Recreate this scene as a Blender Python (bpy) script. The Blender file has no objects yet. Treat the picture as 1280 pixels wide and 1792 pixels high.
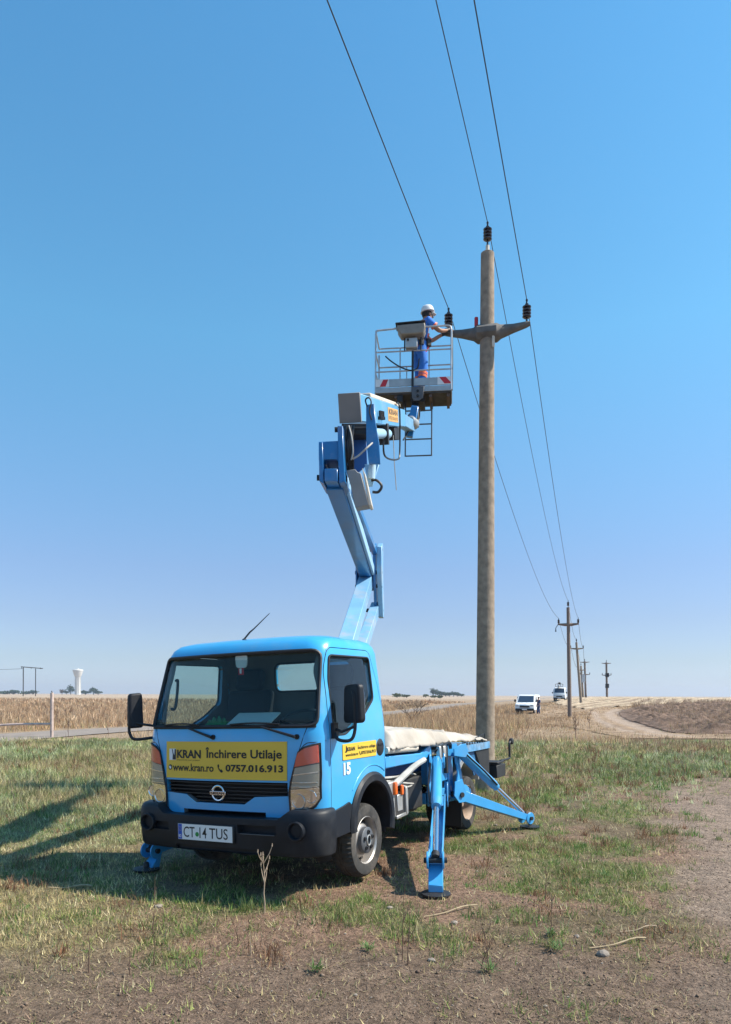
import bpy, bmesh, math, random
import numpy as np
from math import sin, cos, pi, radians, sqrt, atan2
from mathutils import Vector, Matrix

# ------------------------------------------------------------------ camera, sky, sun
scn = bpy.context.scene
col = scn.collection
F = 1294.0; CX = 640.0; HY = 1215.5; EYE = 1.7; ROLL = radians(.25)
cam_data = bpy.data.cameras.new('camera'); cam = bpy.data.objects.new('camera', cam_data); col.objects.link(cam)
cam_data.sensor_fit = 'VERTICAL'; cam_data.sensor_height = 36; cam_data.lens = 36 * F / 1792
cam_data.shift_y = (HY - 896) / 1792; cam_data.clip_start = .05; cam_data.clip_end = 20000
cam.matrix_world = Matrix.Translation((0, 0, EYE)) @ Matrix.Rotation(pi / 2, 4, 'X') @ Matrix.Rotation(ROLL, 4, 'Z')
scn.camera = cam
scn.view_settings.view_transform = 'Standard'; scn.view_settings.look = 'None'
scn.view_settings.gamma = 1; scn.view_settings.use_curve_mapping = False
scn.view_settings.exposure = 0.62
SUN_AZ = radians(-2); SUN_EL = radians(49)      # azimuth measured from +X towards +Y
world = bpy.data.worlds.new('World'); scn.world = world; world.use_nodes = True
nt = world.node_tree; nt.nodes.clear()
sky = nt.nodes.new('ShaderNodeTexSky'); sky.sky_type = 'NISHITA'; sky.sun_disc = False
sky.sun_elevation = SUN_EL; sky.sun_rotation = radians(90) - SUN_AZ
sky.air_density = 1.0; sky.dust_density = .5; sky.ozone_density = 1.6; sky.altitude = 0
bg = nt.nodes.new('ShaderNodeBackground'); bg.inputs[1].default_value = .125
wo = nt.nodes.new('ShaderNodeOutputWorld')
# the clear dry air of the day: deeper blue aloft, paler and pinker towards the horizon
geo = nt.nodes.new('ShaderNodeTexCoord'); sep = nt.nodes.new('ShaderNodeSeparateXYZ'); nt.links.new(geo.outputs['Generated'], sep.inputs[0])
rp = nt.nodes.new('ShaderNodeValToRGB'); el = rp.color_ramp.elements
AIR = [(0.0, (.62, .74, 1.12)), (.008, (.57, .66, .98)), (.02, (.53, .63, .94)), (.045, (.51, .58, .78)), (.096, (.53, .575, .735)), (.164, (.57, .65, .79)), (.30, (.60, .89, .98)), (.43, (.61, 1.11, 1.15)), (.68, (.54, 1.15, 1.28)), (1.0, (.42, 1.0, 1.25))]
el[0].position, el[0].color = AIR[0][0], (*[c * .5 for c in AIR[0][1]], 1); el[1].position, el[1].color = AIR[-1][0], (*[c * .5 for c in AIR[-1][1]], 1)
for p_, c_ in AIR[1:-1]:
    e_ = el.new(p_); e_.color = (*[c * .5 for c in c_], 1)
nt.links.new(sep.outputs[2], rp.inputs[0])
m1 = nt.nodes.new('ShaderNodeVectorMath'); m1.operation = 'MULTIPLY'; nt.links.new(sky.outputs[0], m1.inputs[0]); nt.links.new(rp.outputs[0], m1.inputs[1])
m2 = nt.nodes.new('ShaderNodeVectorMath'); m2.operation = 'SCALE'; m2.inputs['Scale'].default_value = 2.0; nt.links.new(m1.outputs[0], m2.inputs[0])
nt.links.new(m2.outputs[0], bg.inputs[0]); nt.links.new(bg.outputs[0], wo.inputs[0])
sd = bpy.data.lights.new('sun', 'SUN'); sd.energy = 4.8; sd.angle = radians(.53); sd.color = (1, .93, .82)
sun = bpy.data.objects.new('sun', sd); col.objects.link(sun)
to_sun = Vector((cos(SUN_EL) * cos(SUN_AZ), cos(SUN_EL) * sin(SUN_AZ), sin(SUN_EL)))
sun.rotation_euler = to_sun.to_track_quat('Z', 'Y').to_euler()
sun.location = to_sun * 60

rnd = random.Random(7); rng = np.random.default_rng(11)
V = Vector

def ray(px, py):
    dx = (px - CX) / F; dz = -(py - HY) / F
    return V((dx * cos(ROLL) - dz * sin(ROLL), 1, dx * sin(ROLL) + dz * cos(ROLL)))
def at(px, py, Y):                                  # surveyed point: bearing and distance -> place in the world
    return V((0, 0, EYE)) + ray(px, py) * Y

# ------------------------------------------------------------------ noise and terrain
def _h(i, j, s):
    v = (i.astype(np.int64) * 374761393 + j.astype(np.int64) * 668265263 + s * 1442695041) & 0xffffffff
    v = ((v ^ (v >> 13)) * 1274126177) & 0xffffffff
    return ((v ^ (v >> 16)) & 0xffff) / 65535.0
def vnoise(x, y, s=0):
    x = np.asarray(x, float); y = np.asarray(y, float)
    i = np.floor(x); j = np.floor(y); fx = x - i; fy = y - j
    fx = fx * fx * (3 - 2 * fx); fy = fy * fy * (3 - 2 * fy); i = i.astype(np.int64); j = j.astype(np.int64)
    return (_h(i, j, s) * (1 - fx) + _h(i + 1, j, s) * fx) * (1 - fy) + (_h(i, j + 1, s) * (1 - fx) + _h(i + 1, j + 1, s) * fx) * fy
def fbm(x, y, s=0, o=4):
    t = 0; a = .5; n = 0
    for k in range(o):
        t = t + a * vnoise(x * 2 ** k, y * 2 ** k, s + k * 17); n += a; a *= .5
    return t / n
def sst(a, b, x):
    t = np.clip((np.asarray(x, float) - a) / (b - a), 0, 1); return t * t * (3 - 2 * t)
def zt(x, y):                                       # terrain height
    x = np.asarray(x, float); y = np.asarray(y, float)
    z = .05 * (fbm(x * .12 + 9, y * .12, 3) - .5) * sst(9, 16, y)
    right = sst(.16, .32, x / np.maximum(y, 5))
    z = z + right * (1.25 * sst(55, 140, y) - 1.5 * sst(150, 260, y)) * (y > 0)
    z = z - .45 * sst(30, 60, y) * (1 - right) * (1 - sst(90, 140, y))
    tr = np.exp(-((x - (2.75 + .36 * (y - 3.8))) / .28) ** 2) + np.exp(-((x - (4.2 + .36 * (y - 3.8))) / .28) ** 2)
    z = z - .03 * tr * (y < 16)
    z = z + (fbm(x * 2.2, y * 2.2, 5) - .5) * .035 * (1 - sst(20, 40, y)) * sst(0.0, 3.5, y)
    return z
def zg(x, y): return float(zt(np.array([x]), np.array([y]))[0])
def gpt(px, py):                                    # where a bearing meets the terrain
    r = ray(px, py); Y = (EYE) / -min(r.z, -.0015)
    for _ in range(30):
        Y = .5 * Y + .5 * (EYE - zg(r.x * Y, Y)) / -min(r.z, -.0015)
    return V((r.x * Y, Y, zg(r.x * Y, Y)))

def in_poly(x, y, P):
    r = np.zeros(x.shape, bool); n = len(P)
    for i in range(n):
        x0, y0 = P[i][0], P[i][1]; x1, y1 = P[i - 1][0], P[i - 1][1]
        c = ((y0 > y) != (y1 > y)) & (x < (x1 - x0) * (y - y0) / ((y1 - y0) or 1e-9) + x0)
        r ^= c
    return r

PLOUGH = [(23.7, 69.8), (29.0, 81.5), (33.7, 89.0), (38.0, 93.5), (41.5, 95.8), (60, 112), (75, 105), (44.0, 72), (30.7, 52.0), (19.5, 33.0), (14.3, 32.6), (13.8, 33.6), (14.5, 37.2), (15.9, 42.4), (17.3, 49.2)]
PLOUGH2 = [(18.4, 57.1), (16.0, 49.1), (14.1, 40.6), (12.8, 34.0), (12.1, 34.0), (12.6, 37.5), (14.0, 43.6)]
STUB = [(25.4, 81.0), (34.5, 91.1), (42.4, 97.9), (60, 114), (78, 108), (110, 148), (38, 150), (27, 105), (22.0, 71.2)]
TRK = [(26.6, 78), (23.1, 69.8), (20.7, 62.8), (17.4, 51.5), (15.6, 43.8), (13.9, 37.0), (13.0, 33.0), (13.2, 30.7)]
TRK2 = [(22.1, 71.4), (15.5, 49.0), (13.0, 39.0), (12.0, 32.9), (12.3, 30.6)]
def dist_line(x, y, L):
    d = np.full(x.shape, 1e9)
    for a, b in zip(L[:-1], L[1:]):
        ax, ay = a; bx, by = b; t = np.clip(((x - ax) * (bx - ax) + (y - ay) * (by - ay)) / ((bx - ax) ** 2 + (by - ay) ** 2), 0, 1)
        d = np.minimum(d, np.hypot(x - ax - t * (bx - ax), y - ay - t * (by - ay)))
    return d
def zones(x, y):
    """weights: bare dirt, green grass, dry yellow grass, tan field, plough, stubble"""
    x = np.asarray(x, float); y = np.asarray(y, float)
    n1 = fbm(x * .55, y * .55, 21); n2 = fbm(x * 1.7, y * 1.7, 31); n3 = fbm(x * .2, y * .2, 41)
    track = sst(-.25, .55, x - (1.75 + .36 * (y - 3.8)) + (n2 - .5) * 1.2) * (1 - sst(11, 17, y + (n1 - .5) * 6))
    near = (1 - sst(4.5, 5.0, y + (n2 - .5) * .8))
    left = 1 - sst(-2.9, -1.3, x + (n1 - .5) * 1.6 + .05 * (y - 6))
    left = np.where(y > 25, 0, left) * sst(3.6, 4.4, y)
    green = sst(.47, .60, n2 * .65 + n1 * .35) * (1 - .85 * track) * (1 - near * .8) * (1 - .85 * left * (1 - .6 * sst(14, 22, y)))
    green = np.maximum(green, sst(15, 19, y) * (1 - sst(24, 30, y + (n3 - .5) * 14)) * sst(.36, .52, n1) * (1 - left * .3))
    mid = sst(22, 30, y + (n3 - .5) * 16 + (n1 - .5) * 9)
    dirt = np.clip(np.maximum(track, sst(.36, .52, fbm(x * .9 + 7, y * .9, 51)) * (1 - left) * .95 * (1 - sst(9, 16, y) * .6)), 0, 1)
    dirt = np.maximum(dirt, near * .75) * (1 - mid)
    P = in_poly(x, y, PLOUGH); S = in_poly(x, y, STUB) & ~P
    P = P | in_poly(x, y, PLOUGH2); T = (dist_line(x, y, TRK) < .55 + .3 * n1) | (dist_line(x, y, TRK2) < .4 + .2 * n1)
    return dict(dirt=dirt, green=green * (1 - mid), left=left, mid=mid, plough=P & ~T, stub=S & ~T, ftrack=T, track=track, near=near, n1=n1, n2=n2, n3=n3)

# ------------------------------------------------------------------ materials
def mat(name, color, rough=.6, metal=0, coat=0, noise=0, nscale=8, bump=0, bscale=30, spec=.5, trans=None, attr=None, dirt=None, dirt_amt=.35):
    m = bpy.data.materials.new(name); m.use_nodes = True; t = m.node_tree; N = t.nodes; L = t.links
    b = N['Principled BSDF']; b.inputs['Roughness'].default_value = rough; b.inputs['Metallic'].default_value = metal
    b.inputs['Specular IOR Level'].default_value = spec
    b.inputs['Coat Weight'].default_value = coat; b.inputs['Coat Roughness'].default_value = .08
    b.inputs['Base Color'].default_value = (*color, 1)
    src = None
    if attr:
        a = N.new('ShaderNodeAttribute'); a.attribute_name = attr; src = a.outputs['Color']
    if noise or dirt or bump:
        tc = N.new('ShaderNodeTexCoord')
    if noise:
        nz = N.new('ShaderNodeTexNoise'); nz.inputs['Scale'].default_value = nscale; nz.inputs['Detail'].default_value = 6
        L.new(tc.outputs['Object'], nz.inputs['Vector'])
        mr = N.new('ShaderNodeMapRange'); mr.inputs[1].default_value = .3; mr.inputs[2].default_value = .7
        mr.inputs[3].default_value = 1 - noise; mr.inputs[4].default_value = 1 + noise
        L.new(nz.outputs[0], mr.inputs[0])
        mx = N.new('ShaderNodeVectorMath'); mx.operation = 'SCALE'
        if src: L.new(src, mx.inputs[0])
        else: mx.inputs[0].default_value = color
        L.new(mr.outputs[0], mx.inputs['Scale']); src = mx.outputs[0]
    if dirt:
        nz = N.new('ShaderNodeTexNoise'); nz.inputs['Scale'].default_value = 2.3; nz.inputs['Detail'].default_value = 9; nz.inputs['Roughness'].default_value = .7
        L.new(tc.outputs['Object'], nz.inputs['Vector'])
        mr = N.new('ShaderNodeMapRange'); mr.inputs[1].default_value = .48; mr.inputs[2].default_value = .75
        mr.inputs[3].default_value = 0; mr.inputs[4].default_value = dirt_amt
        L.new(nz.outputs[0], mr.inputs[0])
        mx = N.new('ShaderNodeMix'); mx.data_type = 'RGBA'; L.new(mr.outputs[0], mx.inputs[0])
        if src: L.new(src, mx.inputs[6])
        else: mx.inputs[6].default_value = (*color, 1)
        mx.inputs[7].default_value = (*dirt, 1); src = mx.outputs[2]
        rr = N.new('ShaderNodeMapRange'); rr.inputs[3].default_value = rough; rr.inputs[4].default_value = min(1, rough + .35); rr.inputs[2].default_value = max(dirt_amt, .01)
        L.new(mr.outputs[0], rr.inputs[0]); L.new(rr.outputs[0], b.inputs['Roughness'])
    if src: L.new(src, b.inputs['Base Color'])
    if bump:
        nz = N.new('ShaderNodeTexNoise'); nz.inputs['Scale'].default_value = bscale; nz.inputs['Detail'].default_value = 8
        L.new(tc.outputs['Object'], nz.inputs['Vector'])
        bp = N.new('ShaderNodeBump'); bp.inputs['Strength'].default_value = 1; bp.inputs['Distance'].default_value = bump
        L.new(nz.outputs[0], bp.inputs['Height']); L.new(bp.outputs[0], b.inputs['Normal'])
    if trans:
        tr = N.new('ShaderNodeBsdfTranslucent'); ms = N.new('ShaderNodeMixShader'); ms.inputs[0].default_value = trans
        if src: L.new(src, tr.inputs[0])
        else: tr.inputs[0].default_value = (*color, 1)
        L.new(b.outputs[0], ms.inputs[1]); L.new(tr.outputs[0], ms.inputs[2]); L.new(ms.outputs[0], N['Material Output'].inputs[0])
    return m
def glass_mat(name, tint, refl=.9, fres=1.45):
    m = bpy.data.materials.new(name); m.use_nodes = True; t = m.node_tree; N = t.nodes; L = t.links; N.remove(N['Principled BSDF'])
    a = N.new('ShaderNodeBsdfTransparent'); a.inputs[0].default_value = (*tint, 1)
    g = N.new('ShaderNodeBsdfGlossy'); g.inputs['Roughness'].default_value = .02; g.inputs[0].default_value = (refl, refl, refl, 1)
    lw = N.new('ShaderNodeLayerWeight'); lw.inputs[0].default_value = .5
    pw = N.new('ShaderNodeMath'); pw.operation = 'POWER'; pw.inputs[1].default_value = 4; L.new(lw.outputs['Facing'], pw.inputs[0])
    f = N.new('ShaderNodeMath'); f.operation = 'MULTIPLY_ADD'; f.inputs[1].default_value = .6; f.inputs[2].default_value = (fres - 1) ** 2 / 4; L.new(pw.outputs[0], f.inputs[0]); ms = N.new('ShaderNodeMixShader')
    L.new(f.outputs[0], ms.inputs[0]); L.new(a.outputs[0], ms.inputs[1]); L.new(g.outputs[0], ms.inputs[2]); L.new(ms.outputs[0], N['Material Output'].inputs[0])
    return m
BLUE = (.045, .37, .70)
M = dict(
    blue=mat('blue_paint', BLUE, .30, coat=.7, noise=.04, nscale=3, dirt=(.30, .36, .40), dirt_amt=.26),
    faded_lit=mat('faded_sunlit_boom_paint', (.20, .42, .62), .42, coat=.2, noise=.08, nscale=4, dirt=(.50, .38, .27), dirt_amt=.75),  # pale tone holds the sunlight on the boom's lit faces; brown stains are dirt
    faded_lit2=mat('sunlit_boom_paint', (.12, .36, .60), .4, coat=.2, noise=.06, nscale=4, dirt=(.42, .36, .30), dirt_amt=.3),  # lightened to put the sun on the upper boom's side into the paint
    boomshade=mat('shaded_boom_paint', (.008, .155, .40), .38, coat=.35, noise=.06, nscale=4, dirt=(.42, .34, .26), dirt_amt=.35),  # darkened: shade of the boom's front faces and undersides is in this colour
    legblue=mat('outrigger_blue_paint', (.045, .33, .66), .35, coat=.5, noise=.05, nscale=6, dirt=(.22, .2, .18), dirt_amt=.35),
    black=mat('black_rubber', (.012, .012, .014), .55, bump=.0006, bscale=200),
    plastic=mat('bumper_plastic', (.011, .013, .018), .5, spec=.3, noise=.12, nscale=5, bump=.0006, bscale=220, dirt=(.12, .11, .10), dirt_amt=.25),
    dark=mat('dark_steel', (.018, .018, .02), .6, noise=.3, nscale=9, bump=.002, bscale=40),
    under=mat('dark_chassis', (.02, .02, .022), .7, noise=.3, dirt=(.09, .075, .06), dirt_amt=.5),
    seat=mat('seat_fabric', (.018, .02, .028), .85, bump=.001, bscale=120),
    trim=mat('grey_cab_lining', (.17, .18, .18), .8, noise=.06),
    dash=mat('dashboard_plastic', (.035, .038, .045), .6, noise=.1),
    grey=mat('grey_cover', (.22, .215, .21), .5, noise=.08, nscale=5, dirt=(.35, .3, .24), dirt_amt=.2),
    cream=mat('cream_cover', (.62, .55, .45), .6, noise=.1, dirt=(.3, .22, .14), dirt_amt=.3),
    alu=mat('aluminium', (.42, .42, .41), .45, metal=.55, noise=.12, nscale=8, bump=.0008, bscale=60),
    galv=mat('galvanised_tube', (.50, .52, .54), .4, metal=.5, noise=.15),
    steel=mat('silver_steel', (.55, .54, .51), .38, metal=.6, noise=.15, nscale=12, dirt=(.2, .15, .11), dirt_amt=.4),
    chrome=mat('chrome', (.75, .76, .78), .12, metal=1),
    white=mat('white_paint', (.75, .75, .73), .4, noise=.04),
    yellow=mat('yellow_banner', (.74, .48, .045), .45, noise=.04, nscale=2, bump=.002, bscale=5),
    ink=mat('black_print', (.012, .012, .012), .5),
    inkw=mat('white_print', (.78, .78, .76), .5),
    green=mat('green_print', (.02, .25, .05), .5),
    euband=mat('blue_print', (.02, .09, .45), .5),
    red=mat('red_reflector', (.55, .02, .03), .35, noise=.1),
    orange=mat('amber_lens', (.85, .15, .015), .2, coat=.6),
    tyre=mat('tyre_rubber', (.035, .033, .031), .8, noise=.25, nscale=14, bump=.0015, bscale=70, dirt=(.19, .16, .13), dirt_amt=.75),
    rim=mat('steel_rim', (.40, .37, .34), .38, metal=.55, noise=.2, nscale=10, dirt=(.16, .11, .08), dirt_amt=.6),
    hub=mat('hub_cap', (.085, .09, .10), .5, noise=.15, dirt=(.2, .17, .14), dirt_amt=.3),
    rustrim=mat('dusty_rim', (.36, .26, .19), .7, noise=.3, nscale=9, bump=.001, bscale=60),
    tarp=mat('canvas', (.44, .39, .33), .85, noise=.16, nscale=3, bump=.003, bscale=30, dirt=(.36, .29, .22), dirt_amt=.6),
    hose=mat('hydraulic_hose', (.012, .012, .014), .45, noise=.2),
    rope=mat('pale_hose', (.42, .40, .36), .6, noise=.2),
    porcelain=mat('brown_porcelain', (.022, .012, .014), .18, coat=.6),
    wire=mat('aluminium_wire', (.05, .055, .065), .5, metal=.3),
    skin=mat('skin', (.36, .17, .10), .55, noise=.08),
    hair=mat('dark_hair', (.012, .010, .009), .7),
    cloth=mat('blue_workwear', (.035, .19, .62), .85, noise=.12, nscale=18, bump=.006, bscale=22),
    clothd=mat('dark_blue_workwear', (.02, .05, .14), .85, noise=.12, nscale=18, bump=.004, bscale=22),
    boot=mat('boot_leather', (.02, .017, .015), .6),
    hivis=mat('orange_reflective_band', (.9, .16, .06), .5),
    paper=mat('paper', (.70, .74, .72), .7), leaf=mat('weed_leaf', (.13, .21, .06), .7, trans=.3, noise=.3), gcloth=mat('green_cloth', (.02, .22, .08), .8, bump=.01, bscale=30),
    clear=glass_mat('window_glass', (.80, .87, .86), 1.0, 1.25), lens=glass_mat('headlight_lens', (.93, .93, .91), 1.0, 1.3),
    carglass=mat('dark_car_glass', (.03, .05, .08), .08, coat=.5),
)

# ------------------------------------------------------------------ mesh helpers
def cr(P, k=5):
    out = []; Q = [P[0] * 2 - P[1]] + P + [P[-1] * 2 - P[-2]]
    for i in range(1, len(Q) - 2):
        a, b, c, d = Q[i - 1:i + 3]
        for j in range(k):
            t = j / k; out.append(.5 * ((2 * b) + (c - a) * t + (2 * a - 5 * b + 4 * c - d) * t * t + (3 * b - a - 3 * c + d) * t ** 3))
    return out + [P[-1]]
class MB:
    def __init__(s): s.v = []; s.f = []; s.m = []; s.sm = []
    def add(s, vs, fs, mi=0, smooth=True):
        o = len(s.v); s.v += [tuple(p) for p in vs]
        for f in fs: s.f.append([i + o for i in f]); s.m.append(mi); s.sm.append(smooth)
        return s
    def box(s, c, d, R=None, mi=0):
        R = R or Matrix.Identity(3); c = V(c); h = V(d) / 2; vs = []
        for z in (-1, 1):
            for y in (-1, 1):
                for x in (-1, 1): vs.append(c + R @ V((x * h.x, y * h.y, z * h.z)))
        s.add(vs, [(0, 2, 3, 1), (4, 5, 7, 6), (0, 1, 5, 4), (2, 6, 7, 3), (0, 4, 6, 2), (1, 3, 7, 5)], mi, False); return s
    def beam(s, a, b, w, h, up=(0, 0, 1), mi=0, w2=None, h2=None):
        a = V(a); b = V(b); d = (b - a).normalized(); r = d.cross(V(up)).normalized(); u = r.cross(d)
        w2 = w if w2 is None else w2; h2 = h if h2 is None else h2
        vs = []
        for p, ww, hh in ((a, w, h), (b, w2, h2)):
            for i, j in ((-1, -1), (1, -1), (1, 1), (-1, 1)): vs.append(p + r * (i * ww / 2) + u * (j * hh / 2))
        s.add(vs, [(3, 2, 1, 0), (4, 5, 6, 7), (0, 1, 5, 4), (1, 2, 6, 5), (2, 3, 7, 6), (3, 0, 4, 7)], mi, False); return s
    def tube(s, pts, r, n=8, mi=0, caps=True):
        pts = [V(p) for p in pts]
        if 4 <= len(pts) <= 8 and not isinstance(r, (list, tuple)): pts = cr(pts)
        rs = r if isinstance(r, (list, tuple)) else [r] * len(pts)
        vs = []; prev = None
        for i, p in enumerate(pts):
            d = (pts[min(i + 1, len(pts) - 1)] - pts[max(i - 1, 0)]).normalized()
            if prev is None: x = d.orthogonal().normalized()
            else:
                x = prev - d * prev.dot(d)
                x = x.normalized() if x.length > 1e-6 else d.orthogonal().normalized()
            prev = x; y = d.cross(x)
            for k in range(n):
                a = 2 * pi * k / n; vs.append(p + (x * cos(a) + y * sin(a)) * rs[i])
        fs = [(i * n + k, i * n + (k + 1) % n, (i + 1) * n + (k + 1) % n, (i + 1) * n + k) for i in range(len(pts) - 1) for k in range(n)]
        if caps: fs += [tuple(range(n))[::-1], tuple(range((len(pts) - 1) * n, len(pts) * n))]
        s.add(vs, fs, mi); return s
    def lathe(s, prof, c=(0, 0, 0), axis='Z', n=32, mi=0, R=None):
        """prof: list of (radius, height along axis)"""
        c = V(c); vs = []
        for r, h in prof:
            for k in range(n):
                a = 2 * pi * k / n
                p = {'Z': V((r * cos(a), r * sin(a), h)), 'X': V((h, r * cos(a), r * sin(a))), 'Y': V((r * sin(a), h, r * cos(a)))}[axis]
                if R: p = R @ p
                vs.append(c + p)
        fs = [(i * n + k, i * n + (k + 1) % n, (i + 1) * n + (k + 1) % n, (i + 1) * n + k) for i in range(len(prof) - 1) for k in range(n)]
        fs += [tuple(range(n))[::-1], tuple(range((len(prof) - 1) * n, len(prof) * n))]
        s.add(vs, fs, mi); return s
    def prism(s, poly, to3, d0, d1, mi=0):
        """poly: 2-D outline, to3(a, b, depth) -> point"""
        n = len(poly); vs = [to3(a, b, d0) for a, b in poly] + [to3(a, b, d1) for a, b in poly]
        s.add(vs, [tuple(range(n))[::-1], tuple(range(n, 2 * n))] + [(i, (i + 1) % n, n + (i + 1) % n, n + i) for i in range(n)], mi, False); return s
    def mesh(s, name, mats):
        me = bpy.data.meshes.new(name); me.from_pydata(s.v, [], s.f)
        for m in mats: me.materials.append(m)
        me.polygons.foreach_set('material_index', s.m)
        bm = bmesh.new(); bm.from_mesh(me); bmesh.ops.recalc_face_normals(bm, faces=bm.faces); bm.to_mesh(me); bm.free()
        me.polygons.foreach_set('use_smooth', [True] * len(me.polygons))
        me.set_sharp_from_angle(angle=radians(38)); return me
    def build(s, name, mats, parent=None, bevel=0, seg=1):
        if not isinstance(mats, (list, tuple)): mats = [mats]
        return link(name, s.mesh(name, mats), parent, bevel, seg)
def link(name, me, parent=None, bevel=0, seg=1):
    o = bpy.data.objects.new(name, me); col.objects.link(o)
    if parent: o.parent = parent
    if bevel:
        b = o.modifiers.new('bevel', 'BEVEL'); b.width = bevel; b.segments = seg; b.limit_method = 'ANGLE'; b.angle_limit = radians(40); b.harden_normals = False
    return o
def tag(o, label=None, cat=None, group=None, kind=None):
    if label: o['label'] = label
    if cat: o['category'] = cat
    if group: o['group'] = group
    if kind: o['kind'] = kind
    return o
def empty(name, loc=(0, 0, 0), rz=0, mw=None):
    o = bpy.data.objects.new(name, None); col.objects.link(o); o.empty_display_size = .3
    if mw: o.matrix_world = mw
    else: o.location = loc; o.rotation_euler = (0, 0, rz)
    return o
def copy_tree(o, parent=None):
    c = o.copy(); col.objects.link(c)
    if parent: c.parent = parent
    for ch in [x for x in o.children]: copy_tree(ch, c)
    return c
def evalmesh(o):
    dg = bpy.context.evaluated_depsgraph_get(); dg.update()
    return bpy.data.meshes.new_from_object(o.evaluated_get(dg))
def boolean(A, B, op):                              # meshes in, mesh out
    a = bpy.data.objects.new('a', A); b = bpy.data.objects.new('b', B); col.objects.link(a); col.objects.link(b)
    m = a.modifiers.new('b', 'BOOLEAN'); m.object = b; m.operation = op; m.solver = 'EXACT'
    r = evalmesh(a); bpy.data.objects.remove(a); bpy.data.objects.remove(b); return r
def skin_mesh(verts, edges, radii, root=0, sub=2):
    me = bpy.data.meshes.new('skin'); me.from_pydata(verts, edges, [])
    o = bpy.data.objects.new('skin', me); col.objects.link(o)
    m = o.modifiers.new('s', 'SKIN'); m.use_smooth_shade = True
    for i, sv in enumerate(me.skin_vertices[0].data):
        r = radii[i]; sv.radius = r if isinstance(r, tuple) else (r, r); sv.use_root = (i == root)
    s = o.modifiers.new('u', 'SUBSURF'); s.levels = sub; s.render_levels = sub
    r = evalmesh(o); bpy.data.objects.remove(o)
    r.polygons.foreach_set('use_smooth', [True] * len(r.polygons)); return r
def text_mesh(body, w, h, bold=.02, shear=0):
    """flat letters filling w x h with the lower left corner at the origin"""
    c = bpy.data.curves.new('t', 'FONT'); c.body = body; c.size = 1; c.offset = bold; c.shear = shear; c.resolution_u = 3
    o = bpy.data.objects.new('t', c); col.objects.link(o); me = evalmesh(o); bpy.data.objects.remove(o)
    co = np.empty(len(me.vertices) * 3); me.vertices.foreach_get('co', co); co = co.reshape(-1, 3)
    lo = co.min(0); hi = co.max(0)
    co = (co - lo) / np.maximum(hi - lo, 1e-6); co[:, 0] *= w; co[:, 1] *= h; co[:, 2] = 0
    me.vertices.foreach_set('co', co.ravel()); me.update(); return me
def text_obj(body, x, y, w, h, m, parent, to3, name='lettering', bold=.02, shear=0):
    me = text_mesh(body, w, h, bold, shear); me.materials.clear(); me.materials.append(m)
    for v in me.vertices: v.co = to3(v.co.x + x, v.co.y + y)
    return link(name, me, parent)
def flat(name, poly, m, parent, to3):
    me = bpy.data.meshes.new(name); me.from_pydata([to3(a, b) for a, b in poly], [], [tuple(range(len(poly)))]); me.materials.append(m)
    return link(name, me, parent)
def arc(cx, cy, r, a0, a1, n, ry=None):
    return [(cx + r * cos(a0 + (a1 - a0) * i / n), cy + (ry or r) * sin(a0 + (a1 - a0) * i / n)) for i in range(n + 1)]

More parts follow.
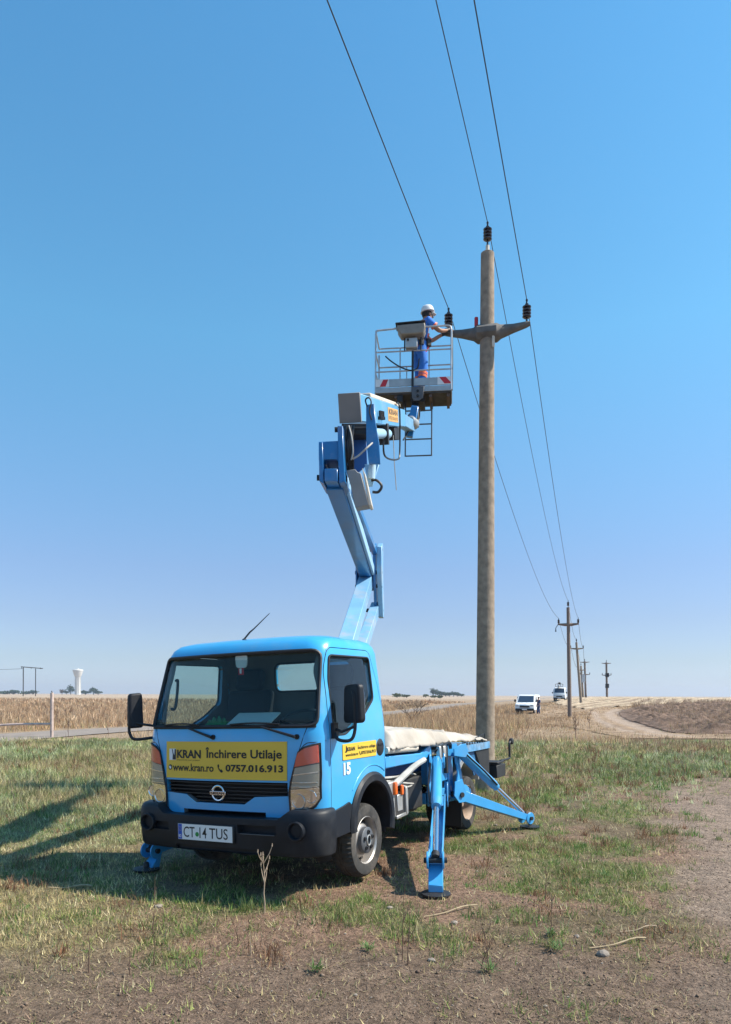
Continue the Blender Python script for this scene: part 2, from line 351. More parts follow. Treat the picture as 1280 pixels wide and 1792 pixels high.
# ------------------------------------------------------------------ ground
def Zs(x, y): return zones(x, y)['stub']
def ground():
    n = 520; t = np.linspace(-1, 1, n)
    g = .9 * np.sinh(8.9 * t)
    X, Y = np.meshgrid(g + 1.0, g + 6.5, indexing='ij'); x = X.ravel(); y = Y.ravel(); z = zt(x, y)
    Z = zones(x, y)
    me = bpy.data.meshes.new('ground'); nv = n * n
    me.vertices.add(nv); me.vertices.foreach_set('co', np.stack([x, y, z], 1).ravel())
    i = np.arange(n - 1); I, J = np.meshgrid(i, i, indexing='ij'); a = (I * n + J).ravel()
    q = np.stack([a, a + n, a + n + 1, a + 1], 1)
    me.loops.add(q.size); me.loops.foreach_set('vertex_index', q.ravel())
    me.polygons.add(len(q)); me.polygons.foreach_set('loop_start', np.arange(len(q)) * 4); me.polygons.foreach_set('use_smooth', np.ones(len(q), bool))
    me.update()
    def mx(c, d, w): return c * (1 - w[:, None]) + np.array(d) * w[:, None]
    c = np.tile(np.array([.17, .125, .075]), (nv, 1))
    c = mx(c, (.25, .155, .105), Z['dirt'])
    c = mx(c, (.15, .15, .065), Z['green'] * .75)
    c = mx(c, (.27, .22, .11), Z['left'] * .8)
    c = mx(c, (.175, .125, .09), Z['near'] * .7)
    c = mx(c, (.27, .20, .15), Z['track'] * .9)
    far = Z['mid']; n3 = Z['n3']
    tan_ = np.array([.30, .205, .125]) * (1 - (n3 * .4)[:, None]) + np.array([.34, .27, .2]) * (n3 * .4)[:, None]
    c = c * (1 - far[:, None]) + tan_ * far[:, None]
    vf = sst(140, 400, y); bands = fbm(x * .0015 + 3, y * .006, 91)
    c = c * (1 - vf[:, None]) + (np.array([.36, .27, .19]) * (.75 + .5 * bands[:, None])) * vf[:, None]
    c[Z['plough']] = (.12, .08, .058); c[Z['stub']] = (.34, .25, .16); c[Z['ftrack']] = (.34, .26, .20)
    rows = (np.sin((x - .42 * y) * 2.2) > .2) & Z['stub']; c[rows] = (.28, .20, .12)
    at_ = me.color_attributes.new('gcol', 'FLOAT_COLOR', 'POINT'); at_.data.foreach_set('color', np.concatenate([c, np.ones((nv, 1))], 1).ravel())
    m = bpy.data.materials.new('ground_soil'); m.use_nodes = True; T = m.node_tree; N = T.nodes; L = T.links; b = N['Principled BSDF']
    b.inputs['Roughness'].default_value = .95; b.inputs['Specular IOR Level'].default_value = .15
    a = N.new('ShaderNodeAttribute'); a.attribute_name = 'gcol'; tc = N.new('ShaderNodeTexCoord')
    src = a.outputs['Color']
    for sc, lo, hi in ((3.5, .75, 1.25), (14, .72, 1.28), (45, .5, 1.5), (150, .7, 1.35)):
        nz = N.new('ShaderNodeTexNoise'); nz.inputs['Scale'].default_value = sc; nz.inputs['Detail'].default_value = 5; nz.inputs['Roughness'].default_value = .65
        mr = N.new('ShaderNodeMapRange'); mr.inputs[1].default_value = .3; mr.inputs[2].default_value = .7; mr.inputs[3].default_value = lo; mr.inputs[4].default_value = hi
        L.new(tc.outputs['Object'], nz.inputs['Vector']); L.new(nz.outputs[0], mr.inputs[0])
        s = N.new('ShaderNodeVectorMath'); s.operation = 'SCALE'; L.new(src, s.inputs[0]); L.new(mr.outputs[0], s.inputs['Scale']); src = s.outputs[0]
    L.new(src, b.inputs['Base Color'])
    n1 = N.new('ShaderNodeTexNoise'); n1.inputs['Scale'].default_value = 22; n1.inputs['Detail'].default_value = 9; n1.inputs['Roughness'].default_value = .7
    L.new(tc.outputs['Object'], n1.inputs['Vector'])
    bp = N.new('ShaderNodeBump'); bp.inputs['Distance'].default_value = .05; bp.inputs['Strength'].default_value = 1
    L.new(n1.outputs[0], bp.inputs['Height']); L.new(bp.outputs[0], b.inputs['Normal'])
    me.materials.append(m); tag(link('ground', me), kind='structure')
ground()
def field_patch(name, box, cell, keep, hf, cf):
    x0, x1, y0, y1 = box; nx = int((x1 - x0) / cell); ny = int((y1 - y0) / cell)
    gx, gy = np.meshgrid(np.linspace(x0, x1, nx), np.linspace(y0, y1, ny), indexing='ij'); x = gx.ravel(); y = gy.ravel(); k = keep(x, y)
    z = zt(x, y) + .03 + np.maximum(hf(x, y), 0)
    idx = np.arange(nx * ny).reshape(nx, ny); q = np.stack([idx[:-1, :-1].ravel(), idx[1:, :-1].ravel(), idx[1:, 1:].ravel(), idx[:-1, 1:].ravel()], 1); q = q[k[q].all(1)]
    u, inv = np.unique(q, return_inverse=True); q = inv.reshape(-1, 4); me = bpy.data.meshes.new(name)
    me.vertices.add(len(u)); me.vertices.foreach_set('co', np.stack([x[u], y[u], z[u]], 1).ravel())
    me.loops.add(q.size); me.loops.foreach_set('vertex_index', q.ravel().astype(np.int32)); me.polygons.add(len(q)); me.polygons.foreach_set('loop_start', np.arange(len(q)) * 4); me.update()
    c = cf(x[u], y[u]); me.color_attributes.new('gcol', 'FLOAT_COLOR', 'POINT').data.foreach_set('color', np.concatenate([c, np.ones((len(u), 1))], 1).ravel())
    me.materials.append(bpy.data.materials['ground_soil']); return tag(link(name, me), kind='structure')
def dirtc(base, amp, s):
    return lambda x, y: np.array(base)[None] * (1 - amp + 2 * amp * fbm(x * 1.7, y * 1.7, s, 3))[:, None]
def PK(x, y):
    Z = zones(x, y); return Z['plough']
field_patch('ploughed_field', (11, 76, 31, 113), .19, PK, lambda x, y: sst(0, 1.6, dist_line(x, y, PLOUGH + PLOUGH[:1])) * (.50 * np.maximum(vnoise(x * 2.0 + y * .4, y * 1.2, 77) - .35, 0) + .40 * np.maximum(vnoise(x * 4.1, y * 2.7, 78) - .4, 0)), dirtc((.17, .112, .080), .85, 12))
field_patch('stubble_field', (20, 112, 68, 151), .35, lambda x, y: Zs(x, y), lambda x, y: .22 * np.clip(np.sin((x - .55 * y + 4 * vnoise(x * .08, y * .05, 5)) * 2.6), 0, 1) * vnoise(x * .4, y * .9, 79), lambda x, y: np.where((np.sin((x - .55 * y + 4 * vnoise(x * .08, y * .05, 5)) * 2.6) > .1)[:, None], np.array([[.42, .32, .215]]), np.array([[.26, .185, .125]])) * (.6 + .8 * fbm(x * .5, y * .9, 13, 3))[:, None])
def fcol(x, y):
    n1 = fbm(x * .6, y * .6, 21); n2 = fbm(x * 1.9, y * 1.4, 32, 3)
    c = np.array([[.32, .22, .14]]) * (.55 + .9 * n2[:, None])
    w = in_poly(x, y, PLOUGH2).astype(float) * sst(0, .8, dist_line(x, y, PLOUGH2 + PLOUGH2[:1])); c = c * (1 - w[:, None]) + np.array([[.15, .10, .07]]) * (.5 + n2[:, None]) * w[:, None]
    for L_, w_ in ((TRK, .40), (TRK2, .20)):
        w = 1 - sst(w_ * .6, w_ * 1.5, dist_line(x, y, L_) + (n1 - .5) * .6); c = c * (1 - w[:, None]) + np.array([[.36, .265, .195]]) * (.85 + .3 * n2[:, None]) * w[:, None]
    return c
field_patch('field_ground', (9.5, 47, 29, 100), .3, lambda x, y: ~in_poly(x, y, PLOUGH) & (x > 8 + .07 * y), lambda x, y: -.012 + .10 * in_poly(x, y, PLOUGH2) * vnoise(x * 1.6, y * 1.3, 80), fcol)
def lane(name, L, w):
    pts = []
    for a, b in zip(L[:-1], L[1:]):
        for k in range(8): pts.append((a[0] + (b[0] - a[0]) * k / 8, a[1] + (b[1] - a[1]) * k / 8))
    return pts

def ribbon(name, pts, w, m, lift=.012):
    vs = []; fs = []
    P = [V(p) for p in pts]; k = 6
    for i, p in enumerate(P):
        d = (P[min(i + 1, len(P) - 1)] - P[max(i - 1, 0)]).normalized(); s = V((d.y, -d.x)); ww = w * (1 if name == 'road' else .7 + .3 * sin(i * .9) + .25 * sin(i * 2.3))
        for j in range(k + 1):
            q = p + s * ww * (j / k - .5); vs.append((q.x, q.y, zg(q.x, q.y) + lift))
    for i in range(len(P) - 1):
        for j in range(k): a = i * (k + 1) + j; fs.append((a, a + 1, a + k + 2, a + k + 1))
    me = bpy.data.meshes.new(name); me.from_pydata(vs, [], fs); me.materials.append(m)
    me.polygons.foreach_set('use_smooth', [True] * len(fs)); return tag(link(name, me), kind='structure')
asph = mat('asphalt', (.235, .19, .155), .9, noise=.15, nscale=1.5, bump=.004, bscale=60)
# the country road runs away to the left of the line of poles
trackm = mat('track_soil', (.33, .245, .185), .95, noise=.2, nscale=2, bump=.01, bscale=20)
ribbon('road', [(-14.9 + .29 * t, 24 + t) for t in list(np.linspace(-60, 60, 80)) + list(np.linspace(65, 600, 50))], 3.7, asph, .03)

# ------------------------------------------------------------------ vegetation made of blades
def blades_mesh(name, px, py, hgt, wid, lean, colr, m, joints=1):
    """one bent blade per entry; colr (n,3); every blade a tapering strip of real geometry"""
    n = len(px); z = zt(px, py) - .004
    az = rng.uniform(0, 2 * pi, n); fa = rng.uniform(0, 2 * pi, n)
    dx = np.cos(az); dy = np.sin(az); wx = np.cos(fa) * wid / 2; wy = np.sin(fa) * wid / 2
    L = hgt; out = np.sin(lean) * L; up = np.cos(lean) * L
    b = np.stack([px, py, z], 1); W = np.stack([wx, wy, np.zeros(n)], 1)
    if joints == 0:
        tip = b + np.stack([dx * out, dy * out, up], 1)
        co = np.stack([b - W, b + W, tip], 1); fv = 3; faces = np.array([[0, 1, 2]])
    else:
        mid = b + np.stack([dx * out * .35, dy * out * .35, up * .62], 1); tip = b + np.stack([dx * out, dy * out, up], 1)
        co = np.stack([b - W, b + W, mid - W * .7, mid + W * .7, tip], 1); fv = 5; faces = np.array([[0, 1, 3], [0, 3, 2], [2, 3, 4]])
    nf = len(faces)
    idx = (np.arange(n)[:, None, None] * fv + faces[None]).reshape(-1, 3)
    me = bpy.data.meshes.new(name); me.vertices.add(n * fv); me.vertices.foreach_set('co', co.ravel())
    me.loops.add(idx.size); me.loops.foreach_set('vertex_index', idx.ravel())
    me.polygons.add(len(idx)); me.polygons.foreach_set('loop_start', np.arange(len(idx)) * 3); me.update()
    ca = np.ones((n, fv, 4)); ca[:, :, :3] = colr[:, None, :]
    a = me.color_attributes.new('bcol', 'FLOAT_COLOR', 'POINT'); a.data.foreach_set('color', ca.ravel())
    me.materials.append(m); return me
bladem = mat('grass_blades', (.1, .1, .05), .75, attr='bcol', trans=.35, spec=.2)
def scatter(n, y0, y1, half=.60, power=1.0, x0=None):
    """random spots inside the wedge of land in front of the camera, thinning with distance"""
    u = rng.uniform(0, 1, n)
    y = (y0 ** (2 - power) + u * (y1 ** (2 - power) - y0 ** (2 - power))) ** (1 / (2 - power)) if power != 2 else y0 * (y1 / y0) ** u
    x = rng.uniform(-half, half, n) * (y + 1.2); return x, y
def clump(x, y, k, r):
    X = np.repeat(x, k) + rng.normal(0, 1, len(x) * k) * np.repeat(r, k); Y = np.repeat(y, k) + rng.normal(0, 1, len(x) * k) * np.repeat(r, k); return X, Y
GREEN = np.array([[.15, .235, .055], [.22, .30, .08], [.31, .34, .11], [.11, .18, .06]])
STRAW = np.array([[.60, .50, .25], [.50, .40, .20], [.66, .56, .33], [.38, .29, .15]])
BROWN = np.array([[.30, .20, .14], [.17, .11, .075], [.42, .30, .20], [.34, .26, .20]])
TANR = np.array([[.62, .42, .24], [.50, .32, .17], [.68, .50, .30], [.34, .20, .11]])
def cpick(P, n, k, s, var=.5):
    # colour shared by a tuft, with a little variation blade by blade
    c = P[rng.integers(0, len(P), n)] * rng.uniform(1 - var, 1 + var, (n, 1)); return np.repeat(c, k, 0) * rng.uniform(1 - s, 1 + s, (n * k, 1))
def pick(P, n): return P[rng.integers(0, len(P), n)] * rng.uniform(.75, 1.25, (n, 1))
def mat_layer():
    # lowest layer: chaff, dead bits and stubble lying on the soil
    x, y = scatter(230000, 3.4, 24, .62, 1.45); Z = zones(x, y); n = len(x)
    keep = rng.uniform(0, 1, n) < (1 - .6 * Z['track']) * (.35 + 1.1 * sst(.35, .6, fbm(x * 2.5, y * 2.5, 87))); x = x[keep]; y = y[keep]; n = len(x); Z = zones(x, y)
    c = pick(BROWN, n); s = (rng.uniform(0, 1, n) < .26 + .4 * Z['left']); c[s] = pick(STRAW, int(s.sum()))
    h = rng.uniform(.015, .06, n) * (1 - .4 * Z['track']); w = rng.uniform(.004, .011, n)
    tag(link('dead_grass', blades_mesh('dead_grass', x, y, h, w, rng.uniform(.9, 1.5, n), c, bladem, 0)), 'brown chaff and dead grass lying flat over the soil', 'dead grass', kind='stuff')
    x, y = scatter(150000, 3.4, 20, .62, 1.5); Z = zones(x, y); n = len(x)
    keep = rng.uniform(0, 1, n) < np.clip(Z['track'] + Z['near'] * .8 + .25 * Z['dirt'], 0, 1) * (.3 + 1.0 * sst(.4, .6, fbm(x * 3, y * 3, 88))); x = x[keep]; y = y[keep]; n = len(x)
    c = pick(np.array([[.12, .08, .06], [.09, .06, .045], [.36, .27, .20], [.46, .37, .27], [.24, .17, .13], [.17, .12, .09]]), n)
    tag(link('litter', blades_mesh('litter', x, y, rng.uniform(.008, .035, n), rng.uniform(.006, .016, n), rng.uniform(1.1, 1.5, n), c, bladem, 0)), 'dark and pale bits of dead leaf trodden into the bare foreground soil', 'litter', kind='stuff')
    # short living grass in clumps
    x, y = scatter(52000, 3.5, 28, .62, 1.3); Z = zones(x, y)
    p = (Z['green'] * 1.0 + .07 + .08 * sst(8, 14, y)) * (1 - .93 * Z['track']) * (1 - .75 * Z['near']) * (1 - .45 * sst(.5, .66, fbm(x * .35, y * .35, 93))); keep = rng.uniform(0, 1, len(x)) < p; x = x[keep]; y = y[keep]
    X, Y = clump(x, y, 11, rng.uniform(.012, .05, len(x))); n = len(X)
    c = cpick(GREEN, len(x), 11, .25, .4); s = rng.uniform(0, 1, n) < .22; c[s] = pick(STRAW, int(s.sum()))
    big = np.repeat(rng.uniform(.6, 1.5, len(x)), 11)
    h = rng.uniform(.03, .085, n) * big; w = rng.uniform(.0045, .009, n) * np.maximum(1, Y / 8)
    tag(link('grass', blades_mesh('grass', X, Y, h, w, rng.uniform(.2, 1.15, n), c, bladem, 0)), 'short green grass growing in patches round the truck', 'grass', kind='stuff')
    # dry yellowish grass, thick on the left of the truck
    x, y = scatter(56000, 3.6, 27, .62, 1.2); Z = zones(x, y)
    p = np.maximum(Z['left'] * .95, .05 * (1 - sst(5, 9, y)) + .08 + .25 * sst(10, 20, y)) * (1 - Z['track'] * .93) * (1 - .8 * Z['near']); keep = rng.uniform(0, 1, len(x)) < p; x = x[keep]; y = y[keep]
    X, Y = clump(x, y, 8, rng.uniform(.02, .06, len(x))); n = len(X)
    c = cpick(STRAW, len(x), 8, .25, .55); s = np.repeat(rng.uniform(0, 1, len(x)) < .14, 8); c[s] = pick(GREEN, int(s.sum())) * np.array([1.25, 1.1, 1.1])
    s = rng.uniform(0, 1, n) < .18; c[s] = pick(BROWN, int(s.sum()))
    c *= (.62 + .76 * fbm(X * .45, Y * .45, 55))[:, None]; c[:, 0] *= 1 - .22 * sst(.45, .62, fbm(X * .3, Y * .3, 57)) * (Y > 8)
    tall = .42 + .75 * sst(8, 13, Y)
    h = rng.uniform(.05, .19, n) * tall; w = rng.uniform(.0045, .009, n) * np.maximum(1, Y / 8)
    tag(link('yellow_grass', blades_mesh('yellow_grass', X, Y, h, w, rng.uniform(.1, .9, n), c, bladem, 0)), 'dry yellow grass standing thick to the left of the truck', 'grass', kind='stuff')
    # tan weeds and reeds behind, taller with distance
    x, y = scatter(40000, 22, 120, .62, 1.25)
    Z = zones(x, y); rd = np.abs(x - (-14.9 + .29 * (y - 24))) < 2.9
    keep = (rng.uniform(0, 1, len(x)) < Z['mid'] * (.35 + .9 * sst(.35, .6, fbm(x * .12, y * .12, 61)))) & ~(Z['plough'] & (x < .40 * y + 4 * (fbm(x * .2, y * .2, 44) - .5))) & ~Z['ftrack'] & ~rd
    keep &= ~(Z['stub'] & (rng.uniform(0, 1, len(x)) < .93))
    keep &= ~((x < -3) & (x > -14.9 + .29 * (y - 24) + 2.2) & (y < 34) & (rng.uniform(0, 1, len(x)) < .8))
    x = x[keep]; y = y[keep]
    X, Y = clump(x, y, 8, rng.uniform(.08, .3, len(x))); n = len(X)
    c = cpick(TANR, len(x), 8, .25, .4); s = rng.uniform(0, 1, n) < .25; c[s] = pick(BROWN, int(s.sum())); s = rng.uniform(0, 1, n) < .07 * (Y < 40); c[s] = pick(GREEN, int(s.sum()))
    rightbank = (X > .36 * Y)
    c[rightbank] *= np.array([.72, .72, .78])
    H = np.where(Y < 34, .35, .7) * (.5 + fbm(X * .25, Y * .25, 71)); H = np.where((X > .22 * Y) & (Y > 30) & ~rightbank, H * .35, H); H = np.where(rightbank & (Y < 60), H * .9, H)
    h = rng.uniform(.35, 1.0, n) * H; w = rng.uniform(.010, .022, n) * np.maximum(1, Y / 30)
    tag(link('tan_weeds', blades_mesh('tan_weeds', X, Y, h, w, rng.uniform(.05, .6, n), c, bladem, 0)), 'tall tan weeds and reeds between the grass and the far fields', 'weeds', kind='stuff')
    # dry maize across the road on the left
    x, y = scatter(15000, 34, 170, .66, 1.1); keep = (x < -14.9 + .29 * (y - 24) - 4.2); x = x[keep]; y = y[keep]
    X, Y = clump(x, y, 9, np.full(len(x), .12)); n = len(X)
    c = cpick(TANR, len(x), 9, .3, .45) * np.array([1.0, 1.0, 1.08]); s = rng.uniform(0, 1, n) < .2; c[s] = pick(BROWN, int(s.sum()))
    h = rng.uniform(.20, .95, n) * np.repeat(.75 + .4 * fbm(x * .05, y * .05, 66), 9) * (.45 + .55 * sst(0, 9, -14.9 + .29 * (Y - 24) - 4 - X)); w = rng.uniform(.03, .07, n) * np.maximum(1, Y / 60)
    tag(link('maize_crop', blades_mesh('maize_crop', X, Y, h, w, rng.uniform(.02, .95, n), c, bladem, 1)), 'dry brown maize crop standing beyond the road on the left', 'crop', kind='stuff')
mat_layer()
def low_weeds():
    # small mixed weeds: rust-brown dead ones, olive and fresh green ones, standing a hand high
    x, y = scatter(5200, 4.6, 24, .60, 1.1); Z = zones(x, y)
    p = np.clip(.30 + .5 * sst(.45, .6, fbm(x * .6 + 3, y * .6, 95)) + .25 * Z['left'], 0, 1) * (1 - .97 * Z['track']) * (1 - Z['near']) * (.25 + .75 * sst(4.8, 8.5, y)) * (.35 + .65 * sst(.42, .6, fbm(x * 1.1, y * 1.1, 99)))
    k = rng.uniform(0, 1, len(x)) < p; x = x[k]; y = y[k]; m = len(x); K = 34
    X, Y = clump(x, y, K, rng.uniform(.02, .07, m) * (1 + .04 * y)); n = len(X)
    pal = [np.array([[.26, .13, .07], [.17, .09, .055], [.34, .20, .12]]), np.array([[.20, .23, .08], [.28, .28, .11], [.13, .16, .06]]), np.array([[.12, .25, .06], [.18, .33, .08], [.09, .18, .05]])]
    t = rng.choice(3, m, p=[.36, .36, .28]); c = np.zeros((n, 3))
    for i in range(3):
        q = np.repeat(t == i, K); c[q] = pick(pal[i], int(q.sum()))
    H = np.repeat(rng.uniform(.05, .16, m) * (1 + .9 * sst(8, 16, y)) * np.where(t == 2, .6, 1.0), K)
    tag(link('low_weeds', blades_mesh('low_weeds', X, Y, rng.uniform(.4, 1.1, n) * H, rng.uniform(.004, .009, n) * np.maximum(1, Y / 8), rng.uniform(.1, 1.2, n), c, bladem, 1)), 'small rust brown, olive and green weeds scattered through the grass', 'weeds', kind='stuff')
    # dark leaf litter heaped along the far side of the dirt track
    x = rng.uniform(1.5, 7, 60000); y = rng.uniform(3.6, 11, 60000); d = x - (1.75 + .36 * (y - 3.8)); k = rng.uniform(0, 1, 60000) < .8 * sst(1.25, 2.0, d + 1.2 * (fbm(x * 1.3, y * 1.3, 97) - .5)); x = x[k]; y = y[k]; n = len(x)
    c = pick(np.array([[.10, .07, .055], [.14, .10, .08], [.07, .055, .045], [.22, .17, .13], [.30, .25, .19]]), n)
    tag(link('litter', blades_mesh('litter', x, y, rng.uniform(.015, .05, n), rng.uniform(.006, .014, n), rng.uniform(.7, 1.45, n), c, bladem, 0)), 'dark leaf litter heaped along the far side of the dirt track', 'litter', kind='stuff')
low_weeds()
def crumbs():
    n = 34000; x, y = scatter(n, 3.4, 15, .62, 1.5); Z = zones(x, y)
    k = rng.uniform(0, 1, n) < np.clip(.25 + Z['dirt'] + Z['track'] + Z['near'] - .5 * Z['left'], 0, 1); x = x[k]; y = y[k]; n = len(x)
    s = rng.uniform(.0025, .008, n) * (1 + 1.0 * (rng.uniform(0, 1, n) < .03)); d = np.array([[1, 0, 0], [0, 1, 0], [-1, 0, 0], [0, -1, 0], [0, 0, .8], [0, 0, -.6]])
    a = rng.uniform(0, 6.28, n); P = d[None] * s[:, None, None] * rng.uniform(.55, 1.35, (n, 6, 1)); ca, sa = np.cos(a)[:, None], np.sin(a)[:, None]
    co = np.stack([P[:, :, 0] * ca - P[:, :, 1] * sa + x[:, None], P[:, :, 0] * sa + P[:, :, 1] * ca + y[:, None], P[:, :, 2] + (zt(x, y) + s * .3)[:, None]], 2)
    f = np.array([[0, 1, 4], [1, 2, 4], [2, 3, 4], [3, 0, 4], [1, 0, 5], [2, 1, 5], [3, 2, 5], [0, 3, 5]]); idx = (np.arange(n)[:, None, None] * 6 + f[None]).reshape(-1, 3)
    me = bpy.data.meshes.new('soil_crumbs'); me.vertices.add(n * 6); me.vertices.foreach_set('co', co.ravel()); me.loops.add(idx.size); me.loops.foreach_set('vertex_index', idx.ravel())
    me.polygons.add(len(idx)); me.polygons.foreach_set('loop_start', np.arange(len(idx)) * 3); me.update()
    c = np.array([[.22, .15, .11], [.17, .12, .085], [.26, .19, .14], [.13, .09, .07], [.20, .14, .10]])[rng.integers(0, 5, n)] * rng.uniform(.8, 1.2, (n, 1)); q = np.ones((n, 6, 4)); q[:, :, :3] = c[:, None]
    me.color_attributes.new('bcol', 'FLOAT_COLOR', 'POINT').data.foreach_set('color', q.ravel()); me.materials.append(mat('soil_crumb', (.2, .15, .1), .95, attr='bcol', spec=.1))
    tag(link('soil_crumbs', me), 'crumbs and small clods of dry soil on the bare ground', 'soil', kind='stuff')
crumbs()

# ------------------------------------------------------------------ the truck
TA = radians(-27); TR = radians(-1.8)
TM = Matrix.Translation((-1.2425, 6.1723, .0316)) @ Matrix.Rotation(TA, 4, 'Z') @ Matrix.Rotation(TR, 4, 'Y')
TMI = TM.inverted()
truck = empty('platform_truck', mw=TM)
tag(truck, 'light blue aerial platform truck with raised folding boom, parked on outriggers on the grass', 'truck')
def W(p): return TMI @ V(p)                         # world -> truck

# cab plan at height z: half width, front, rear
KEY = [(.58, .925, .135, 1.40), (.9, .935, .12, 1.42), (1.30, .935, .135, 1.43), (1.38, .93, .15, 1.43), (1.60, .905, .20, 1.43), (1.85, .88, .265, 1.42), (2.03, .865, .315, 1.40),
       (2.09, .845, .35, 1.385), (2.13, .81, .40, 1.36), (2.158, .74, .50, 1.31), (2.175, .62, .62, 1.22), (2.182, .40, .80, 1.08)]
RF, RR, BU = .15, .06, .075
def key(z):
    if z <= KEY[0][0]: return KEY[0][1:]
    for a, b in zip(KEY[:-1], KEY[1:]):
        if z <= b[0]:
            t = (z - a[0]) / (b[0] - a[0]); return tuple(p + (q - p) * t for p, q in zip(a[1:], b[1:]))
    return KEY[-1][1:]
def front_y(x, z, off=0):
    hw, yf, yr = key(z); ax = abs(x); r = min(RF, hw * .5); c = hw - r
    y0 = yf
    if ax > c: y0 = yf + r - sqrt(max(r * r - min(ax - c, r) ** 2, 0))
    t = (y0 - yf) / (yr - yf)
    return y0 + BU * (x / hw) ** 2 * (1 - t) - off
def ring(z, inset=0):
    hw, yf, yr = key(z); hw -= inset; yf += inset * 1.2; yr -= inset; r = max(min(RF, hw * .5) - inset * .5, .03); rr = max(RR - inset * .5, .02)
    P = []
    for i in range(17): P.append((-hw + r + (2 * hw - 2 * r) * i / 16, yf))
    P += [(hw - r + r * sin(a), yf + r - r * cos(a)) for a in [pi / 2 * k / 8 for k in range(1, 9)]]
    P += [(hw, yf + r + (yr - rr - yf - r) * k / 6) for k in range(1, 7)]
    P += [(hw - rr + rr * cos(a), yr - rr + rr * sin(a)) for a in [pi / 2 * k / 4 for k in range(1, 5)]]
    P += [(hw - rr - (2 * hw - 2 * rr) * k / 8, yr) for k in range(1, 9)]
    P += [(-hw + rr - rr * sin(a), yr - rr + rr * cos(a)) for a in [pi / 2 * k / 4 for k in range(1, 5)]]
    P += [(-hw, yr - rr - (yr - rr - yf - r) * k / 6) for k in range(1, 7)]
    P += [(-hw + r - r * cos(a), yf + r - r * sin(a)) for a in [pi / 2 * k / 8 for k in range(1, 8)]]
    return [(x, y + BU * (x / hw) ** 2 * max(0, 1 - (y - yf) / (yr - yf)), z) for x, y in P]
def hull(zs, inset=0, dz=0):
    R = [[(x, y, z - dz) for x, y, z in ring(z, inset)] for z in zs]; n = len(R[0]); mb = MB()
    vs = [p for r in R for p in r]
    fs = [(i * n + k, i * n + (k + 1) % n, (i + 1) * n + (k + 1) % n, (i + 1) * n + k) for i in range(len(R) - 1) for k in range(n)]
    fs += [tuple(range(n))[::-1], tuple(range((len(R) - 1) * n, len(R) * n))]
    mb.add(vs, fs); return mb.mesh('hull', [])
ZS = [.60, .7, .8, .9, 1.0, 1.1, 1.2, 1.30, 1.34, 1.38, 1.45, 1.52, 1.6, 1.7, 1.8, 1.9, 1.98, 2.03, 2.06, 2.09, 2.11, 2.13, 2.145, 2.158, 2.168, 2.175, 2.182]
outer = hull(ZS)
inner = hull([z for z in ZS if z < 2.15], .045, .035)
inb = MB(); 
shell = boolean(outer, inner, 'DIFFERENCE')
XZ = lambda a, b, d: (a, d, b)      # outline in x,z pushed along y
YZ = lambda a, b, d: (d, a, b)      # outline in y,z pushed along x
def rpoly(P, r=.04, n=4):           # round the corners of an outline
    out = []
    for i, p in enumerate(P):
        a = V(P[i - 1]) - V(p); b = V(P[(i + 1) % len(P)]) - V(p); q = min(r, a.length * .45, b.length * .45)
        A = V(p) + a.normalized() * q; B = V(p) + b.normalized() * q
        for k in range(n + 1):
            t = k / n; out.append(tuple((1 - t) ** 2 * A + 2 * t * (1 - t) * V(p) + t * t * B))
    return out
WS = rpoly([(-.875, 1.385), (.875, 1.385), (.825, 2.015), (-.825, 2.015)], .07)
RW = rpoly([(-.28, 1.70), (.60, 1.70), (.60, 1.985), (-.28, 1.985)], .08, 6)
DOOR = rpoly([(.345, .30), (1.385, .30), (1.385, 1.5), (1.335, 1.75), (1.22, 2.055), (.47, 2.045), (.39, 1.85), (.345, 1.45)], .06)
DOORI = rpoly([(.352, .31), (1.378, .31), (1.378, 1.5), (1.328, 1.75), (1.214, 2.048), (.474, 2.038), (.397, 1.85), (.352, 1.45)], .055)
WIN = rpoly([(.405, 1.30), (.62, 1.30), (1.0, 1.46), (1.22, 1.60), (1.215, 1.985), (.475, 1.975), (.42, 1.75)], .045)
GR = [(-.655, .925), (.635, .925), (.635, .815), (.32, .80), (.215, .735), (-.30, .735), (-.41, .80), (-.655, .815)]
def pris(poly, to3, a, b): return MB().prism(poly, to3, a, b).mesh('p', [])
def paint(me, m0, m1):
    """m0 on the outer skin, m1 on everything inside it"""
    me.materials.clear(); me.materials.append(m0); me.materials.append(m1)
    for p in me.polygons:
        c = p.center; z = c.z; hw, yf, yr = key(z)
        inside = abs(c.x) < hw - .025 and c.y > front_y(c.x, min(z, 2.18), 0) + .03 and c.y < yr - .025 and z < 2.10 + .06 * (1 - abs(c.x) / hw)
        if z > 2.12 and p.normal.z > 0: inside = False
        p.material_index = 1 if inside else 0; p.use_smooth = True
    me.set_sharp_from_angle(angle=radians(32)); return me
ARCH_C = (1.07, .47)
doors = {}
